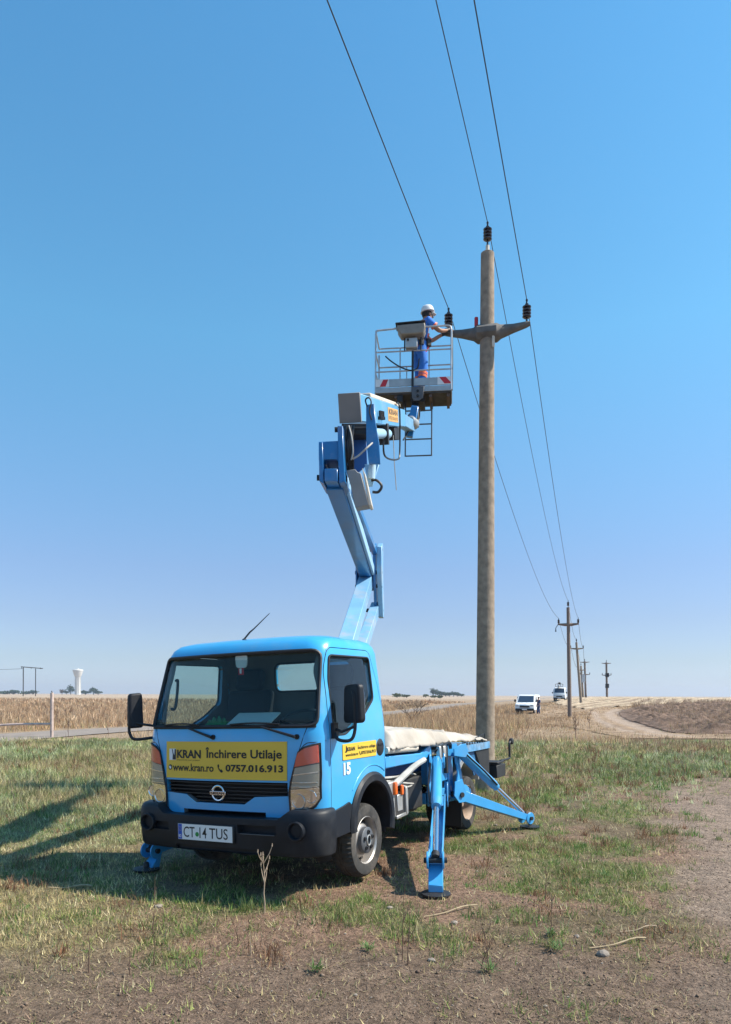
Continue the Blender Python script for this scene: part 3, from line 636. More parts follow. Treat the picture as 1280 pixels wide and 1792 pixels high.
for sx in (1, -1):
    cut = pris(DOOR, YZ, sx * .55, sx * 1.2)
    solid = pris(DOORI, YZ, sx * .55, sx * 1.2)
    d = boolean(shell.copy(), solid, 'INTERSECT')
    d = boolean(d, pris(WIN, YZ, sx * .5, sx * 1.2), 'DIFFERENCE')
    d = boolean(d, MB().lathe([(.40, -.7), (.40, .7)], (sx * .9, *ARCH_C), 'X', 48).mesh('p', []), 'DIFFERENCE')
    doors[sx] = d
    shell = boolean(shell, cut, 'DIFFERENCE')
    shell = boolean(shell, MB().lathe([(.41, -.32), (.41, .3)], (sx * .78, ARCH_C[0] + .02, ARCH_C[1]), 'X', 48).mesh('p', []), 'DIFFERENCE')
    g = boolean(boolean(hull(ZS, .012), hull(ZS[:-4], .018, .006), 'DIFFERENCE'), pris([(y, z) for y, z in WIN], YZ, sx * .5, sx * 1.2), 'INTERSECT')
    doors[(sx, 'g')] = g
shell = boolean(shell, pris(WS, XZ, -.3, .62), 'DIFFERENCE')
shell = boolean(shell, pris(RW, XZ, 1.2, 1.6), 'DIFFERENCE')
shell = boolean(shell, pris(GR, XZ, -.3, .30), 'DIFFERENCE')
shell = boolean(shell, pris([(-.45, .675), (.42, .675), (.42, .635), (-.45, .635)], XZ, -.3, .30), 'DIFFERENCE')
body = link('cab_body', paint(shell, M['blue'], M['trim']), truck)
for sx in (1, -1):
    dd = link('door', paint(doors[sx], M['blue'], M['trim']), truck)
    g = doors[(sx, 'g')]; g.materials.clear(); g.materials.append(M['clear']); link('window', g, dd)
    # rubber frame round the window opening
    fr = MB(); P = [(sx * (key(z)[0] - .006), y, z) for y, z in WIN]; fr.tube(P + [P[0]], .011, 6); fr.build('window_seal', M['black'], dd)
    if sx == 1: door_l = dd
    # recessed black door handle
    hb = MB(); hy, hz = 1.285, 1.15
    hb.lathe([(.004, .942), (.062, .942), (.072, .934), (.072, .92)], (0, 0, 0), 'X', 20)
    for i, v in enumerate(hb.v): hb.v[i] = (sx * v[0], hy - .01 + v[1] * 1.15, hz + v[2] * 1.15)
    hd = hb.build('handle', M['black'], dd)
    MB().box((sx * .944, hy - .01, hz + .028), (.008, .105, .022)).build('lever', M['plastic'], hd, .003, 2)
    MB().lathe([(.045, .941), (.040, .9435), (.03, .944)], (0, 0, 0), 'X', 16).build('bowl', M['steel'], hd) if False else None
gws = boolean(boolean(hull(ZS, .010), hull(ZS[:-4], .016, .006), 'DIFFERENCE'), pris(WS, XZ, -.3, .60), 'INTERSECT')
gws.materials.clear(); gws.materials.append(M['clear']); wsh = link('windshield', gws, truck)
P = [(x, front_y(x, z, .004), z) for x, z in WS]
PP = []
for a, b in zip(P, P[1:] + P[:1]):
    k = max(1, int((V(b) - V(a)).length / .08))
    for i in range(k):
        x = a[0] + (b[0] - a[0]) * i / k; z = a[2] + (b[2] - a[2]) * i / k; PP.append((x, front_y(x, z, .003), z))
MB().tube(PP + [PP[0]], .016, 6).build('windshield_seal', M['black'], wsh)
grw = boolean(MB().box((.16, 1.40, 1.84), (.95, .006, .36)).mesh('p', []), pris(RW, XZ, 1.2, 1.6), 'INTERSECT')
grw.materials.clear(); grw.materials.append(M['clear']); rwo = link('rear_window', grw, truck)
P = [(x, key(z)[2] - .045, z) for x, z in RW]; MB().tube(P + [P[0]], .012, 6).build('window_seal', M['black'], rwo)
# black sun band at the top and wiper cowl at the foot of the windscreen
def front_patch(name, poly, m, parent, off=.004, thick=.006, step=.03):
    """a plate that follows the curved front of the cab: outline in x,z"""
    xs = [p[0] for p in poly]; zs = [p[1] for p in poly]
    nx = max(1, int((max(xs) - min(xs)) / step)); n2 = len(poly)
    bm = bmesh.new(); vs = [bm.verts.new((x, 0, z)) for x, z in poly]; f = bm.faces.new(vs)
    for i in range(1, nx):
        x = min(xs) + (max(xs) - min(xs)) * i / nx
        bmesh.ops.bisect_plane(bm, geom=bm.verts[:] + bm.edges[:] + bm.faces[:], plane_co=(x, 0, 0), plane_no=(1, 0, 0))
    nz = max(1, int((max(zs) - min(zs)) / .06))
    for i in range(1, nz):
        z = min(zs) + (max(zs) - min(zs)) * i / nz
        bmesh.ops.bisect_plane(bm, geom=bm.verts[:] + bm.edges[:] + bm.faces[:], plane_co=(0, 0, z), plane_no=(0, 0, 1))
    r = bmesh.ops.extrude_face_region(bm, geom=bm.faces[:])
    top = {v for v in r['geom'] if isinstance(v, bmesh.types.BMVert)}
    for v in bm.verts:
        y = front_y(v.co.x, v.co.z); v.co.y = y - off - (thick if v in top else 0)
    bmesh.ops.recalc_face_normals(bm, faces=bm.faces); me = bpy.data.meshes.new(name); bm.to_mesh(me); bm.free()
    me.materials.append(m)
    me.polygons.foreach_set('use_smooth', [True] * len(me.polygons)); me.set_sharp_from_angle(angle=radians(40))
    return link(name, me, parent)
front_patch('cowl', rpoly([(-.87, 1.372), (.87, 1.372), (.862, 1.405), (-.862, 1.405)], .01), M['black'], wsh, -.004, .012)
# panel joints of the front, thin black rubber strips set in
def seam(pts, r=.0035):
    q = []
    for a, b in zip(pts[:-1], pts[1:]):
        k = max(1, int(sqrt((a[0] - b[0]) ** 2 + (a[1] - b[1]) ** 2) / .05))
        for i in range(k): x = a[0] + (b[0] - a[0]) * i / k; z = a[1] + (b[1] - a[1]) * i / k; q.append((x, front_y(x, z, -.001), z))
    x, z = pts[-1]; q.append((x, front_y(x, z, -.001), z)); MB().tube(q, r, 5).build('panel_joint', M['black'], truck)
for s in (1, -1):
    seam([(s * .80, 1.372), (s * .735, 1.18), (s * .655, .93), (s * .64, .66)])
    seam([(s * .74, 1.19), (s * .80, 1.245), (s * .925, 1.262)])
# ---- grille
gb = MB().box((-.01, .315, .80), (1.36, .01, .34)); grille = gb.build('grille', M['black'], truck)
for k in range(6):
    z = .752 + k * .031
    xx = .62 if z > .81 else .30
    pts = [(-.01 + xx * (i / 6 - 1) if i < 7 else -.01 + xx * (i - 6) / 6, 0, z) for i in range(13)]
    pts = [(x, front_y(x, z, -.03), z) for x, _, z in pts]
    sl = MB()
    for a, b in zip(pts[:-1], pts[1:]): sl.beam(a, b, .03, .009)
    sl.build('slat', M['black'], grille)
# emblem: ring with a name bar
ey = front_y(-.04, .82, .012); em = MB()
em.tube([(-.04 + .062 * cos(a), ey, .825 + .062 * sin(a)) for a in [2 * pi * k / 32 for k in range(33)]], .010, 8, caps=False)
emb = em.build('emblem', M['chrome'], truck)
MB().box((-.04, ey - .004, .825), (.165, .016, .034)).build('name_bar', M['chrome'], emb, .003, 2)
text_obj('NISSAN', -.112, .8145, .144, .021, M['ink'], emb, lambda a, b: (a, ey - .0135, b), bold=.03)
# ---- headlights: housing, amber, reflector bowls, lens
HLP = [(.735, 1.175), (.79, 1.215), (.90, 1.245), (.905, 1.0), (.90, .80), (.865, .735), (.80, .695), (.655, .665), (.650, .85), (.685, 1.0)]
def headlight(s):
    poly = [(s * x, z) for x, z in HLP]
    if s < 0: poly = poly[::-1]
    hl = front_patch('headlight', poly, M['hub'], truck, .001, .004)
    am = [(s * .722, 1.135), (s * .735, 1.168), (s * .79, 1.205), (s * .888, 1.232), (s * .893, 1.09), (s * .705, 1.055)]
    front_patch('indicator', am if s < 0 else am[::-1], M['indred'], hl, .005, .012)
    rf = [(s * .70, 1.045), (s * .893, 1.08), (s * .893, .895), (s * .668, .875)]
    front_patch('upper_panel', rf if s < 0 else rf[::-1], M['panel'], hl, .0055, .004)
    front_patch('trim_line', [(s * .69, .985), (s * .893, 1.01), (s * .893, 1.018), (s * .69, .993)] if s < 0 else [(s * .69, .985), (s * .893, 1.01), (s * .893, 1.018), (s * .69, .993)][::-1], M['chrome'], hl, .010, .004)
    rf = [(s * .667, .870), (s * .893, .890), (s * .893, .80), (s * .86, .748), (s * .80, .708), (s * .668, .680), (s * .662, .78)]
    front_patch('reflector', rf if s < 0 else rf[::-1], M['reflect'], hl, .0055, .004)
    for (x, z, r) in ((.838, .815, .052), (.735, .775, .060)):
        y = front_y(s * x, z, .012)
        b = MB().lathe([(r, 0), (r * .98, -.006), (r * .8, .010), (r * .45, .020), (r * .3, .004), (.001, .0)], (s * x, y, z), 'Y', 24)
        b.build('bowl', M['chrome'], hl)
    for k in range(2):
        z = .895 + k * .035; x0 = .665 + (z - .85) * .18
        b = MB()
        for i in range(6):
            xa = x0 + (.885 - x0) * i / 6; xb = x0 + (.885 - x0) * (i + 1) / 6
            b.beam((s * xa, front_y(s * xa, z, .014), z), (s * xb, front_y(s * xb, z, .014), z), .006, .004)
        b.build('rib', M['reflect'], hl)
    front_patch('lens', [(x * (1 if 1 else 1), z) for x, z in poly], M['lens'], hl, .020, .003)
    P = [(x, front_y(x, z, .012), z) for x, z in poly]; Q = []
    for a, b in zip(P, P[1:] + P[:1]):
        for i in range(4):
            x = a[0] + (b[0] - a[0]) * i / 4; z = a[2] + (b[2] - a[2]) * i / 4; Q.append((x, front_y(x, z, .010), z))
    MB().tube(Q + [Q[0]], .008, 5).build('bezel', M['black'], hl)
M['indred'] = mat('indicator_lens', (.80, .12, .07), .25, coat=.5)
M['panel'] = mat('lamp_panel', (.42, .39, .34), .35, metal=.3, coat=.3)
M['reflect'] = mat('reflector', (.9, .9, .9), .12, metal=1, noise=.05, nscale=9, bump=.02, bscale=7)
headlight(1); headlight(-1)
# ---- banner
ban = front_patch('banner', [(-.648, .942), (.632, .942), (.632, 1.262), (-.648, 1.262)], M['yellow'], truck, .002, .004)
bx0, bz0, bw, bh = -.648, .942, 1.28, .32
BF = lambda a, b: (bx0 + a * bw, front_y(bx0 + a * bw, bz0 + b * bh, .0085), bz0 + b * bh)
text_obj('KRAN', .105, .545, .22, .23, M['ink'], ban, BF, bold=.035)
text_obj('Închirere Utilaje', .365, .49, .60, .36, M['ink'], ban, BF, bold=.022)
text_obj('www.kran.ro', .065, .19, .37, .21, M['ink'], ban, BF, bold=.02)
text_obj('0757.016.913', .535, .205, .44, .195, M['ink'], ban, BF, bold=.035)
text_obj('empowering your projects', .105, .47, .21, .045, M['ink'], ban, BF, bold=0)
flat('logo', [(.03, .49), (.095, .49), (.095, .80), (.03, .80)], M['inkw'], ban, BF)
BG = lambda a, b: (bx0 + a * bw, front_y(bx0 + a * bw, bz0 + b * bh, .0098), bz0 + b * bh)
flat('logo', [(.062, .50), (.094, .50), (.094, .79), (.082, .79), (.080, .62), (.070, .68), (.062, .79), (.055, .79), (.064, .64)], M['ink'], ban, BG)
flat('icon', arc(.040, .29, .018, 0, 2 * pi, 16, .075)[:-1], M['ink'], ban, BF)
flat('icon', [(.028, .30), (.038, .34), (.044, .30), (.052, .31), (.046, .25), (.036, .24)], M['inkw'], ban, BG)
flat('icon', [(.468, .38), (.480, .40), (.484, .34), (.478, .31), (.492, .25), (.500, .27), (.514, .22), (.508, .18), (.496, .18), (.478, .26), (.470, .32)], M['ink'], ban, BF)
# ---- bumper
def bump_ring(z, hw, yf):
    r = .16; P = []
    for k in range(13): a = pi / 2 * k / 12; P.append((-hw + r - r * cos(a), yf + r - r * sin(a)))
    for k in range(1, 17): P.append((-hw + r + (2 * hw - 2 * r) * k / 16, yf))
    for k in range(0, 13): a = pi / 2 * k / 12; P.append((hw - r + r * sin(a), yf + r - r * cos(a)))
    P = [(x, y + .07 * (x / hw) ** 2, z) for x, y in P]
    return P + [(hw, .335, z), (hw - .10, .335, z), (hw - .12, .30, z), (-hw + .12, .30, z), (-hw + .10, .335, z), (-hw, .335, z)]
bl = [(.335, .94, .06), (.345, .965, .035), (.37, .975, .025), (.52, .985, .015), (.62, .985, .015), (.68, .98, .025), (.705, .97, .04), (.715, .955, .06)]
R_ = [bump_ring(*b) for b in bl]; n = len(R_[0]); mb = MB()
mb.add([p for r in R_ for p in r], [(i * n + k, i * n + (k + 1) % n, (i + 1) * n + (k + 1) % n, (i + 1) * n + k) for i in range(len(R_) - 1) for k in range(n)] + [tuple(range(n))[::-1], tuple(range((len(R_) - 1) * n, len(R_) * n))])
bme = mb.mesh('bumper', [])
for x0, x1, z0, z1, dep in ((.22, .585, .515, .585, .07), (-.72, -.53, .50, .57, .07), (-.45, .45, .345, .385, .05)):
    bme = boolean(bme, MB().box(((x0 + x1) / 2, .0, (z0 + z1) / 2), (x1 - x0, .04 + dep * 2, z1 - z0)).mesh('p', []), 'DIFFERENCE')
bme = boolean(bme, pris(rpoly([(-.72, .73), (-.60, .637), (.60, .637), (.72, .73), (.72, .80), (-.72, .80)], .03), XZ, -.1, .32), 'DIFFERENCE')
bme.materials.clear(); bme.materials.append(M['plastic']); bme.polygons.foreach_set('use_smooth', [True] * len(bme.polygons)); bme.set_sharp_from_angle(angle=radians(35))
bumper = link('bumper', bme, truck)
for s in (1, -1):
    MB().lathe([(.074, .03), (.078, -.016), (.074, -.022), (.064, -.022), (.058, -.012), (.054, .022), (.001, .024)], (s * .775, .048, .555), 'Y', 28).build('fog_lamp_blank', M['plastic'], bumper)
MB().beam((.25, .02, .512), (.58, .03, .512), .012, .006).build('trim_strip', M['hub'], bumper)
# number plate
pl = MB().box((-.10, .006, .502), (.60, .012, .145)).build('licence_plate', M['dark'], bumper, .004)
PF = lambda a, b: (-.39 + a * .575, -.0022, .435 + b * .132)
flat('plate_face', [(0, 0), (1, 0), (1, 1), (0, 1)], M['inkw'], pl, PF)
PG = lambda a, b: (-.39 + a * .575, -.0034, .435 + b * .132)
flat('plate_band', [(.005, .02), (.075, .02), (.075, .98), (.005, .98)], M['euband'], pl, PG)
PH = lambda a, b: (-.39 + a * .575, -.0046, .435 + b * .132)
text_obj('RO', .015, .12, .048, .2, M['inkw'], pl, PH)
for a in [2 * pi * k / 8 for k in range(8)]: flat('star', arc(.04 + .022 * cos(a), .68 + .13 * sin(a), .004, 0, 2 * pi, 5, .022)[:-1], M['yellow'], pl, PH)
text_obj('CT', .105, .16, .21, .68, M['ink'], pl, PG, bold=.005)
text_obj('14', .405, .16, .13, .68, M['ink'], pl, PG, bold=.005)
text_obj('TUS', .585, .16, .335, .68, M['ink'], pl, PG, bold=.005)
flat('dot', arc(.36, .38, .034, 0, 2 * pi, 20, .15)[:-1], M['green'], pl, PG)
# ---- lower door cladding, wheel arch flare
def side_x(z): return key(max(z, .6))[0]
for s in (1, -1):
    # cladding under the door, ahead of the arch
    cp = [(.345, .45), (.345, .672), (.55, .70), (.645, .72)] + [(ARCH_C[0] + .43 * cos(a), ARCH_C[1] + .43 * sin(a)) for a in [radians(150 + 6 * k) for k in range(6)]] + [(.655, .462)]
    MB().prism(cp, YZ, s * .845, s * .944).build('sill_cladding', M['plastic'], truck, .006, 2)
    fl = MB(); vs = []; fs = []; K = 26
    for k in range(K):
        a = radians(186 - (186 + 18) * k / (K - 1))
        for r, x in ((.345, .84), (.345, .945), (.36, .962), (.415, .962), (.44, .940), (.44, .85)):
            vs.append((s * x, ARCH_C[0] + .03 + r * cos(a), ARCH_C[1] + .02 + r * 1.02 * sin(a)))
    for k in range(K - 1):
        for j in range(6): fs.append((k * 6 + j, k * 6 + (j + 1) % 6, (k + 1) * 6 + (j + 1) % 6, (k + 1) * 6 + j))
    fs += [tuple(range(6)), tuple(range((K - 1) * 6, K * 6))[::-1]]
    fl.add(vs, fs); fl.build('wheel_arch', M['plastic'], truck)
    # wheel well
    ww = MB(); vs = []; fs = []
    for k in range(K):
        a = radians(205 - (205 + 25) * k / (K - 1))
        for x in (.45, .90): vs.append((s * x, ARCH_C[0] + .03 + .372 * cos(a), ARCH_C[1] + .02 + .38 * sin(a)))
        for x in (.90, .45): vs.append((s * x, ARCH_C[0] + .03 + .352 * cos(a), ARCH_C[1] + .02 + .36 * sin(a)))
    for k in range(K - 1):
        for j in range(4): fs.append((k * 4 + j, k * 4 + (j + 1) % 4, (k + 1) * 4 + (j + 1) % 4, (k + 1) * 4 + j))
    ww.add(vs, fs + [(0, 1, 2, 3), tuple(range((K - 1) * 4, K * 4))[::-1]]); ww.prism(arc(ARCH_C[0] + .03, ARCH_C[1] - .02, .37, 0, 2 * pi, 28)[:-1], YZ, s * .43, s * .445); ww.build('wheel_well', M['black'], truck)
    # pressed line over the arch
    q = [(s * (side_x(ARCH_C[1] + .54 * sin(a)) + .001), ARCH_C[0] + .03 + .50 * cos(a), ARCH_C[1] + .53 * sin(a)) for a in [radians(140 - 3.5 * k) for k in range(28)] if ARCH_C[0] + .03 + .50 * cos(a) < 1.37]
    MB().tube(q, .006, 6).build('pressed_line', M['blue'], truck)
# ---- door sign and number on the visible door
def DS(a, b): z = b; return (side_x(z) + .004, a, z)
MB().prism(rpoly([(.545, 1.082), (1.185, 1.08), (1.185, 1.222), (.545, 1.217)], .012), YZ, .936, .941).build('door_sign', M['yellow'], door_l)
dsx = lambda a, b: (.9435, .545 + a * .64, 1.082 + b * .137)
sg = door_l.children[-1] if False else door_l
sign = [o for o in door_l.children if o.name.startswith('door_sign')][0]
text_obj('KRAN', .12, .52, .22, .26, M['ink'], sign, dsx, bold=.03)
text_obj('Închirere utilaje', .42, .50, .55, .34, M['ink'], sign, dsx, bold=.01)
text_obj('www.kran.ro', .07, .20, .36, .2, M['ink'], sign, dsx, bold=.02)
text_obj('0757.016.913', .52, .20, .45, .22, M['ink'], sign, dsx, bold=.03)
flat('logo', [(.05, .46), (.11, .46), (.11, .86), (.085, .86), (.085, .6)], M['ink'], sign, dsx)
flat('icon', [(.465, .42), (.48, .44), (.484, .36), (.478, .33), (.49, .26), (.50, .28), (.512, .22), (.506, .18), (.494, .18), (.475, .26), (.466, .34)], M['ink'], sign, dsx)
text_obj('15', .555, .955, .125, .105, M['inkw'], door_l, lambda a, b: (.9405, a, b), bold=.05, name='number')
# ---- mirrors
def mirror(s):
    w0, w1 = (.36, .60) ; x = s * 1.06
    mm = MB(); P = rpoly([(-.115, -.165), (.115, -.16), (.10, .165), (-.10, .155)], .045, 5)
    R = Matrix.Rotation(radians(-24 * s if s > 0 else 66), 3, 'Z')
    c = V((s * 1.10, .47, 1.56) if s > 0 else (-1.055, .20, 1.545))
    sc = 1 if s > 0 else .62
    to3 = lambda a, b, d: c + R @ V((a * sc, d, b))
    mm.prism(P, to3, -.035, .035); mi = mm.build('mirror', M['plastic'], truck, .02, 3)
    MB().prism([(a * .86, b * .88) for a, b in P], to3, .0355, .0375).build('mirror_glass', M['chrome'], mi)
    arm = MB(); hx = s * .94
    if s > 0:
        arm.tube([(hx, .40, 1.35), (s * 1.0, .36, 1.27), (s * 1.09, .40, 1.26), (s * 1.125, .42, 1.33), (s * 1.13, .425, 1.48), (s * 1.125, .42, 1.62), (s * 1.105, .44, 1.665)], .014, 8)
        arm.tube([(hx, .40, 1.36), (s * 1.02, .395, 1.33), (s * 1.12, .425, 1.37)], .012, 8)
        arm.box((hx + .012, .395, 1.34), (.03, .07, .13))
    else:
        arm.tube([(hx + .01, .30, 1.29), (-1.03, .17, 1.28), (-1.08, .155, 1.33), (-1.085, .155, 1.42), (-1.07, .18, 1.55)], .014, 8)
        arm.tube([(hx + .01, .30, 1.40), (-1.0, .2, 1.42), (-1.08, .16, 1.44)], .012, 8)
    arm.build('mirror_arm', M['black'], mi)
mirror(1); mirror(-1)
# ---- wipers
for (x0, x1) in ((-.10, -.66), (.72, .10)):
    wb = MB(); z0 = 1.30
    p0 = V((x0, front_y(x0, z0, .03), z0)); p1 = V(((x0 + x1) / 2 - .01, 0, 1.385)); p1.y = front_y(p1.x, p1.z, .035); p2 = V((x1 + .12, 0, 1.41)); p2.y = front_y(p2.x, p2.z, .03)
    wb.tube([p0, p1], [.013, .008], 8); wb.lathe([(.022, .0), (.022, .03), (.012, .036)], p0 + V((0, .02, 0)), 'Y', 12)
    w = wb.build('wiper', M['black'], truck)
    bb = MB(); q = []
    for k in range(9):
        t = k / 8; x = x0 - .16 + (x1 - x0 + .16 - .02) * t if x1 < x0 else x0; z = 1.405 + .012 * sin(t * pi); q.append((x, front_y(x, z, .022), z))
    bb.tube(q, .008, 6); bb.build('wiper_blade', M['black'], w)
# ---- roof antenna, rain gutter
ab = MB().lathe([(.022, 0), (.02, .012), (.008, .02)], (-.04, .53, 2.155), 'Z', 12); ant = ab.build('antenna', M['dark'], truck)
MB().tube([(-.04, .53, 2.17), (.0, .56, 2.23), (.03, .58, 2.26), (.15, .66, 2.40)], [.008, .008, .006, .003], 6).build('antenna_rod', M['dark'], ant)
# ---- interior
MB().prism(rpoly([(.30, 1.00), (.62, 1.05), (.60, 1.27), (.48, 1.375), (.30, 1.39)], .04), YZ, -.86, .86).build('dashboard', M['dash'], truck)
MB().box((0, .86, .93), (1.72, 1.0, .05)).build('cab_floor', M['dash'], truck)
def seat(x, w):
    s = MB().box((x, .93, 1.07), (w, .46, .16)).build('seat', M['seat'], truck, .04, 3)
    R = Matrix.Rotation(radians(-12), 3, 'X')
    MB().box((x, 1.23, 1.42), (w, .13, .62), R).build('backrest', M['seat'], s, .045, 3)
    MB().box((x, 1.27, 1.83), (min(w, .32), .10, .22), R).build('headrest', M['seat'], s, .04, 3)
    MB().tube([(x + .06, 1.29, 1.6), (x + .06, 1.28, 1.75)], .008).build('headrest_post', M['chrome'], s)
seat(.50, .48); seat(-.52, .52)
sw = MB(); R = Matrix.Rotation(radians(28), 3, 'X'); c = V((.47, .60, 1.42))
sw.tube([c + R @ V((.20 * cos(a), .20 * sin(a), 0)) for a in [2 * pi * k / 32 for k in range(33)]], .014, 8, caps=False)
sw.tube([c + R @ V((-.19, 0, 0)), c + R @ V((0, -.03, -.04)), c + R @ V((.19, 0, 0))], .012).tube([c + R @ V((0, 0, -.03)), c + R @ V((0, -.1, -.3))], .03)
sw.build('steering_wheel', M['dash'], truck)
MB().tube([(-.84, .44, 1.55), (-.80, .46, 1.57), (-.80, .50, 1.80), (-.84, .52, 1.82)], .014, 8).build('grab_handle', M['dash'], truck)
MB().prism([(.3, 1.38), (.42, 1.40), (.9, 1.2), (.9, .9), (.3, .9)], YZ, -.86, -.84).build('door_card', M['dash'], truck)
# windscreen sticker pad and tag
st = MB().prism(rpoly([(-.055, 0), (.055, 0), (.065, .11), (-.065, .11)], .03), lambda a, b, d: (.075 + a, .318 + d, 1.895 + b), 0, .012).build('phone_holder', M['paper'], truck)
MB().box((.07, .322, 1.865), (.05, .01, .06)).build('tag', M['red'], st); MB().box((.07, .314, 1.868), (.018, .006, .045)).build('tag_print', M['inkw'], st)
# ---- wheels
def tyre(R=.33, w=.20, mats=None):
    n = 96; mb = MB(); prof = [(R * .63, -.44), (R * .66, -.5), (R * .80, -.54), (R * .92, -.52), (R * .965, -.47), (R * .985, -.40), (R, -.30), (R, -.12), (R * .98, -.10), (R * .98, -.06), (R, -.04), (R, .04), (R * .98, .06), (R * .98, .10), (R, .12), (R, .30), (R * .985, .40), (R * .965, .47), (R * .92, .52), (R * .80, .54), (R * .66, .5), (R * .63, .44)]
    vs = []
    for i, (r, h) in enumerate(prof):
        for k in range(n):
            a = 2 * pi * k / n; rr = r
            if .3 <= abs(h) <= .47 and r > R * .95: rr = r - (.016 if k % 2 == 0 else 0)
            vs.append((h * w, rr * cos(a), rr * sin(a)))
    fs = [(i * n + k, i * n + (k + 1) % n, (i + 1) * n + (k + 1) % n, (i + 1) * n + k) for i in range(len(prof) - 1) for k in range(n)]
    mb.add(vs, fs); return mb
def wheel(name, c, s, steer=0, rear=False):
    w = tyre().build(name, M['tyre'], truck); w.location = c; w.rotation_euler = (0, 0, (0 if s > 0 else pi) + steer)
    rm = MB(); R = .33
    if not rear:
        rm.lathe([(R * .62, -.10), (R * .63, .085), (R * .66, .095), (R * .64, .10), (R * .60, .085), (R * .60, .03), (R * .575, -.015), (R * .55, -.01), (R * .47, .038), (R * .40, .062), (R * .36, .066), (.01, .066)], (0, 0, 0), 'X', 40)
        r_ = rm.build('rim', M['rim'], w)
        for k in range(8):
            a = 2 * pi * k / 8 + .2; q = MB().lathe([(.021, -.02), (.021, .002), (.017, .004)], (.028, .50 * R * cos(a), .50 * R * sin(a)), 'X', 12)
            q.build('vent_hole', M['ink'], r_)
        hb = MB().lathe([(.118, .05), (.118, .105), (.110, .112), (.04, .118), (.038, .105), (.004, .105)], (0, 0, 0), 'X', 32).build('hub_cap', M['hub'], w)
        for k in range(5):
            a = 2 * pi * k / 5 + pi / 2
            q = MB().lathe([(.019, .112), (.019, .128), (.012, .130), (.011, .118), (.001, .118)], (0, .075 * cos(a), .075 * sin(a)), 'X', 12); q.build('lug_cover', M['dark'], hb)
        MB().tube([(.122, .036 * cos(a), .046 * sin(a)) for a in [2 * pi * k / 20 for k in range(21)]], .006, 6, caps=False).build('hub_emblem', M['steel'], hb)
    else:
        rm.lathe([(R * .62, -.10), (R * .63, .085), (R * .66, .095), (R * .64, .10), (R * .60, .085), (R * .57, .0), (R * .54, -.06), (R * .42, -.075), (R * .36, -.05), (R * .26, -.045), (.05, -.045), (.048, .03), (.001, .035)], (0, 0, 0), 'X', 40)
        r_ = rm.build('rim', M['rustrim'], w)
        for k in range(5):
            a = 2 * pi * k / 5; MB().lathe([(.014, -.05), (.014, -.02), (.004, -.018)], (0, .095 * cos(a), .095 * sin(a)), 'X', 6).build('wheel_nut', M['steel'], r_)
    return w
GZ = lambda x: -.03 - .0314 * x                     # ground under the tilted truck, in truck axes
wheel('wheel', (.80, 1.03, .325), 1); wheel('wheel', (-.80, 1.03, .355), -1)
for x in (.82, .59): wheel('wheel', (x, 3.74, .315), 1, rear=True)
for x in (-.82, -.59): wheel('wheel', (x, 3.74, .345), -1, rear=True)
# ---- chassis
ch = MB()
for s in (1, -1): ch.beam((s * .38, .45, .62), (s * .38, 4.75, .62), .07, .17)
for y in (.6, 1.5, 2.2, 2.9, 3.5, 4.2, 4.72): ch.box((0, y, .62), (.70, .07, .13))
ch.build('chassis_frame', M['under'], truck, .006)
MB().tube([(-.8, 1.03, .33), (.8, 1.03, .33)], .045, 10).build('front_axle', M['under'], truck)
MB().tube([(-.8, 3.74, .33), (.8, 3.74, .33)], .06, 10).lathe([(.05, -.14), (.15, -.08), (.16, 0), (.15, .08), (.05, .14)], (0, 3.74, .33), 'X', 16).build('rear_axle', M['under'], truck)
for s in (1, -1):
    sp = MB()
    for k in range(4): sp.beam((s * .52, 3.2 + k * .07, .47 + k * .012 + .05), (s * .52, 3.74, .42 + k * .014), .06, .011).beam((s * .52, 3.74, .42 + k * .014), (s * .52, 4.28 - k * .07, .47 + k * .012 + .05), .06, .011)
    sp.build('leaf_spring', M['under'], truck)
MB().lathe([(.22, -.3), (.24, -.28), (.24, .28), (.22, .3)], (-.62, 2.0, .58), 'Y', 24).build('fuel_tank', M['under'], truck)
MB().box((0, .8, .56), (.55, .8, .42)).box((0, 1.6, .5), (.28, .9, .26)).build('engine', M['under'], truck, .03, 2)
MB().tube([(.05, 1.9, .5), (.05, 3.7, .38)], .045, 10).build('drive_shaft', M['under'], truck)
# silver mudguard behind the front wheel, battery box, marker lamps
mg = MB().prism([(1.43, .80), (1.66, .80), (1.55, .74), (1.57, .46), (1.50, .44), (1.50, .62), (1.46, .72)], YZ, .86, .945); mg.build('mudguard', M['steel'], truck, .006)
bb = MB().box((.80, 1.72, .56), (.26, .26, .22)).build('battery_box', M['under'], truck, .01)
MB().beam((.935, 1.60, .445), (.935, 1.86, .455), .02, .03).beam((.935, 1.84, .45), (.935, 1.84, .72), .03, .05, (0, 1, 0)).box((.93, 1.70, .58), (.012, .12, .16)).build('bracket', M['steel'], bb, .003)
l1 = MB().box((.957, 1.545, .735), (.035, .055, .125)).build('marker_lamp', M['orange'], truck, .012, 3)
l2 = MB().box((.94, 1.735, .70), (.03, .05, .10)).build('marker_lamp', M['orange'], truck, .012, 3)
MB().tube([(.93, 1.56, .76), (.95, 1.75, .83), (.95, 1.98, .895), (.94, 2.15, .925), (.93, 2.35, .95)], [.034, .034, .032, .03, .03], 8).build('grey_hose_guard', M['rope'], truck)
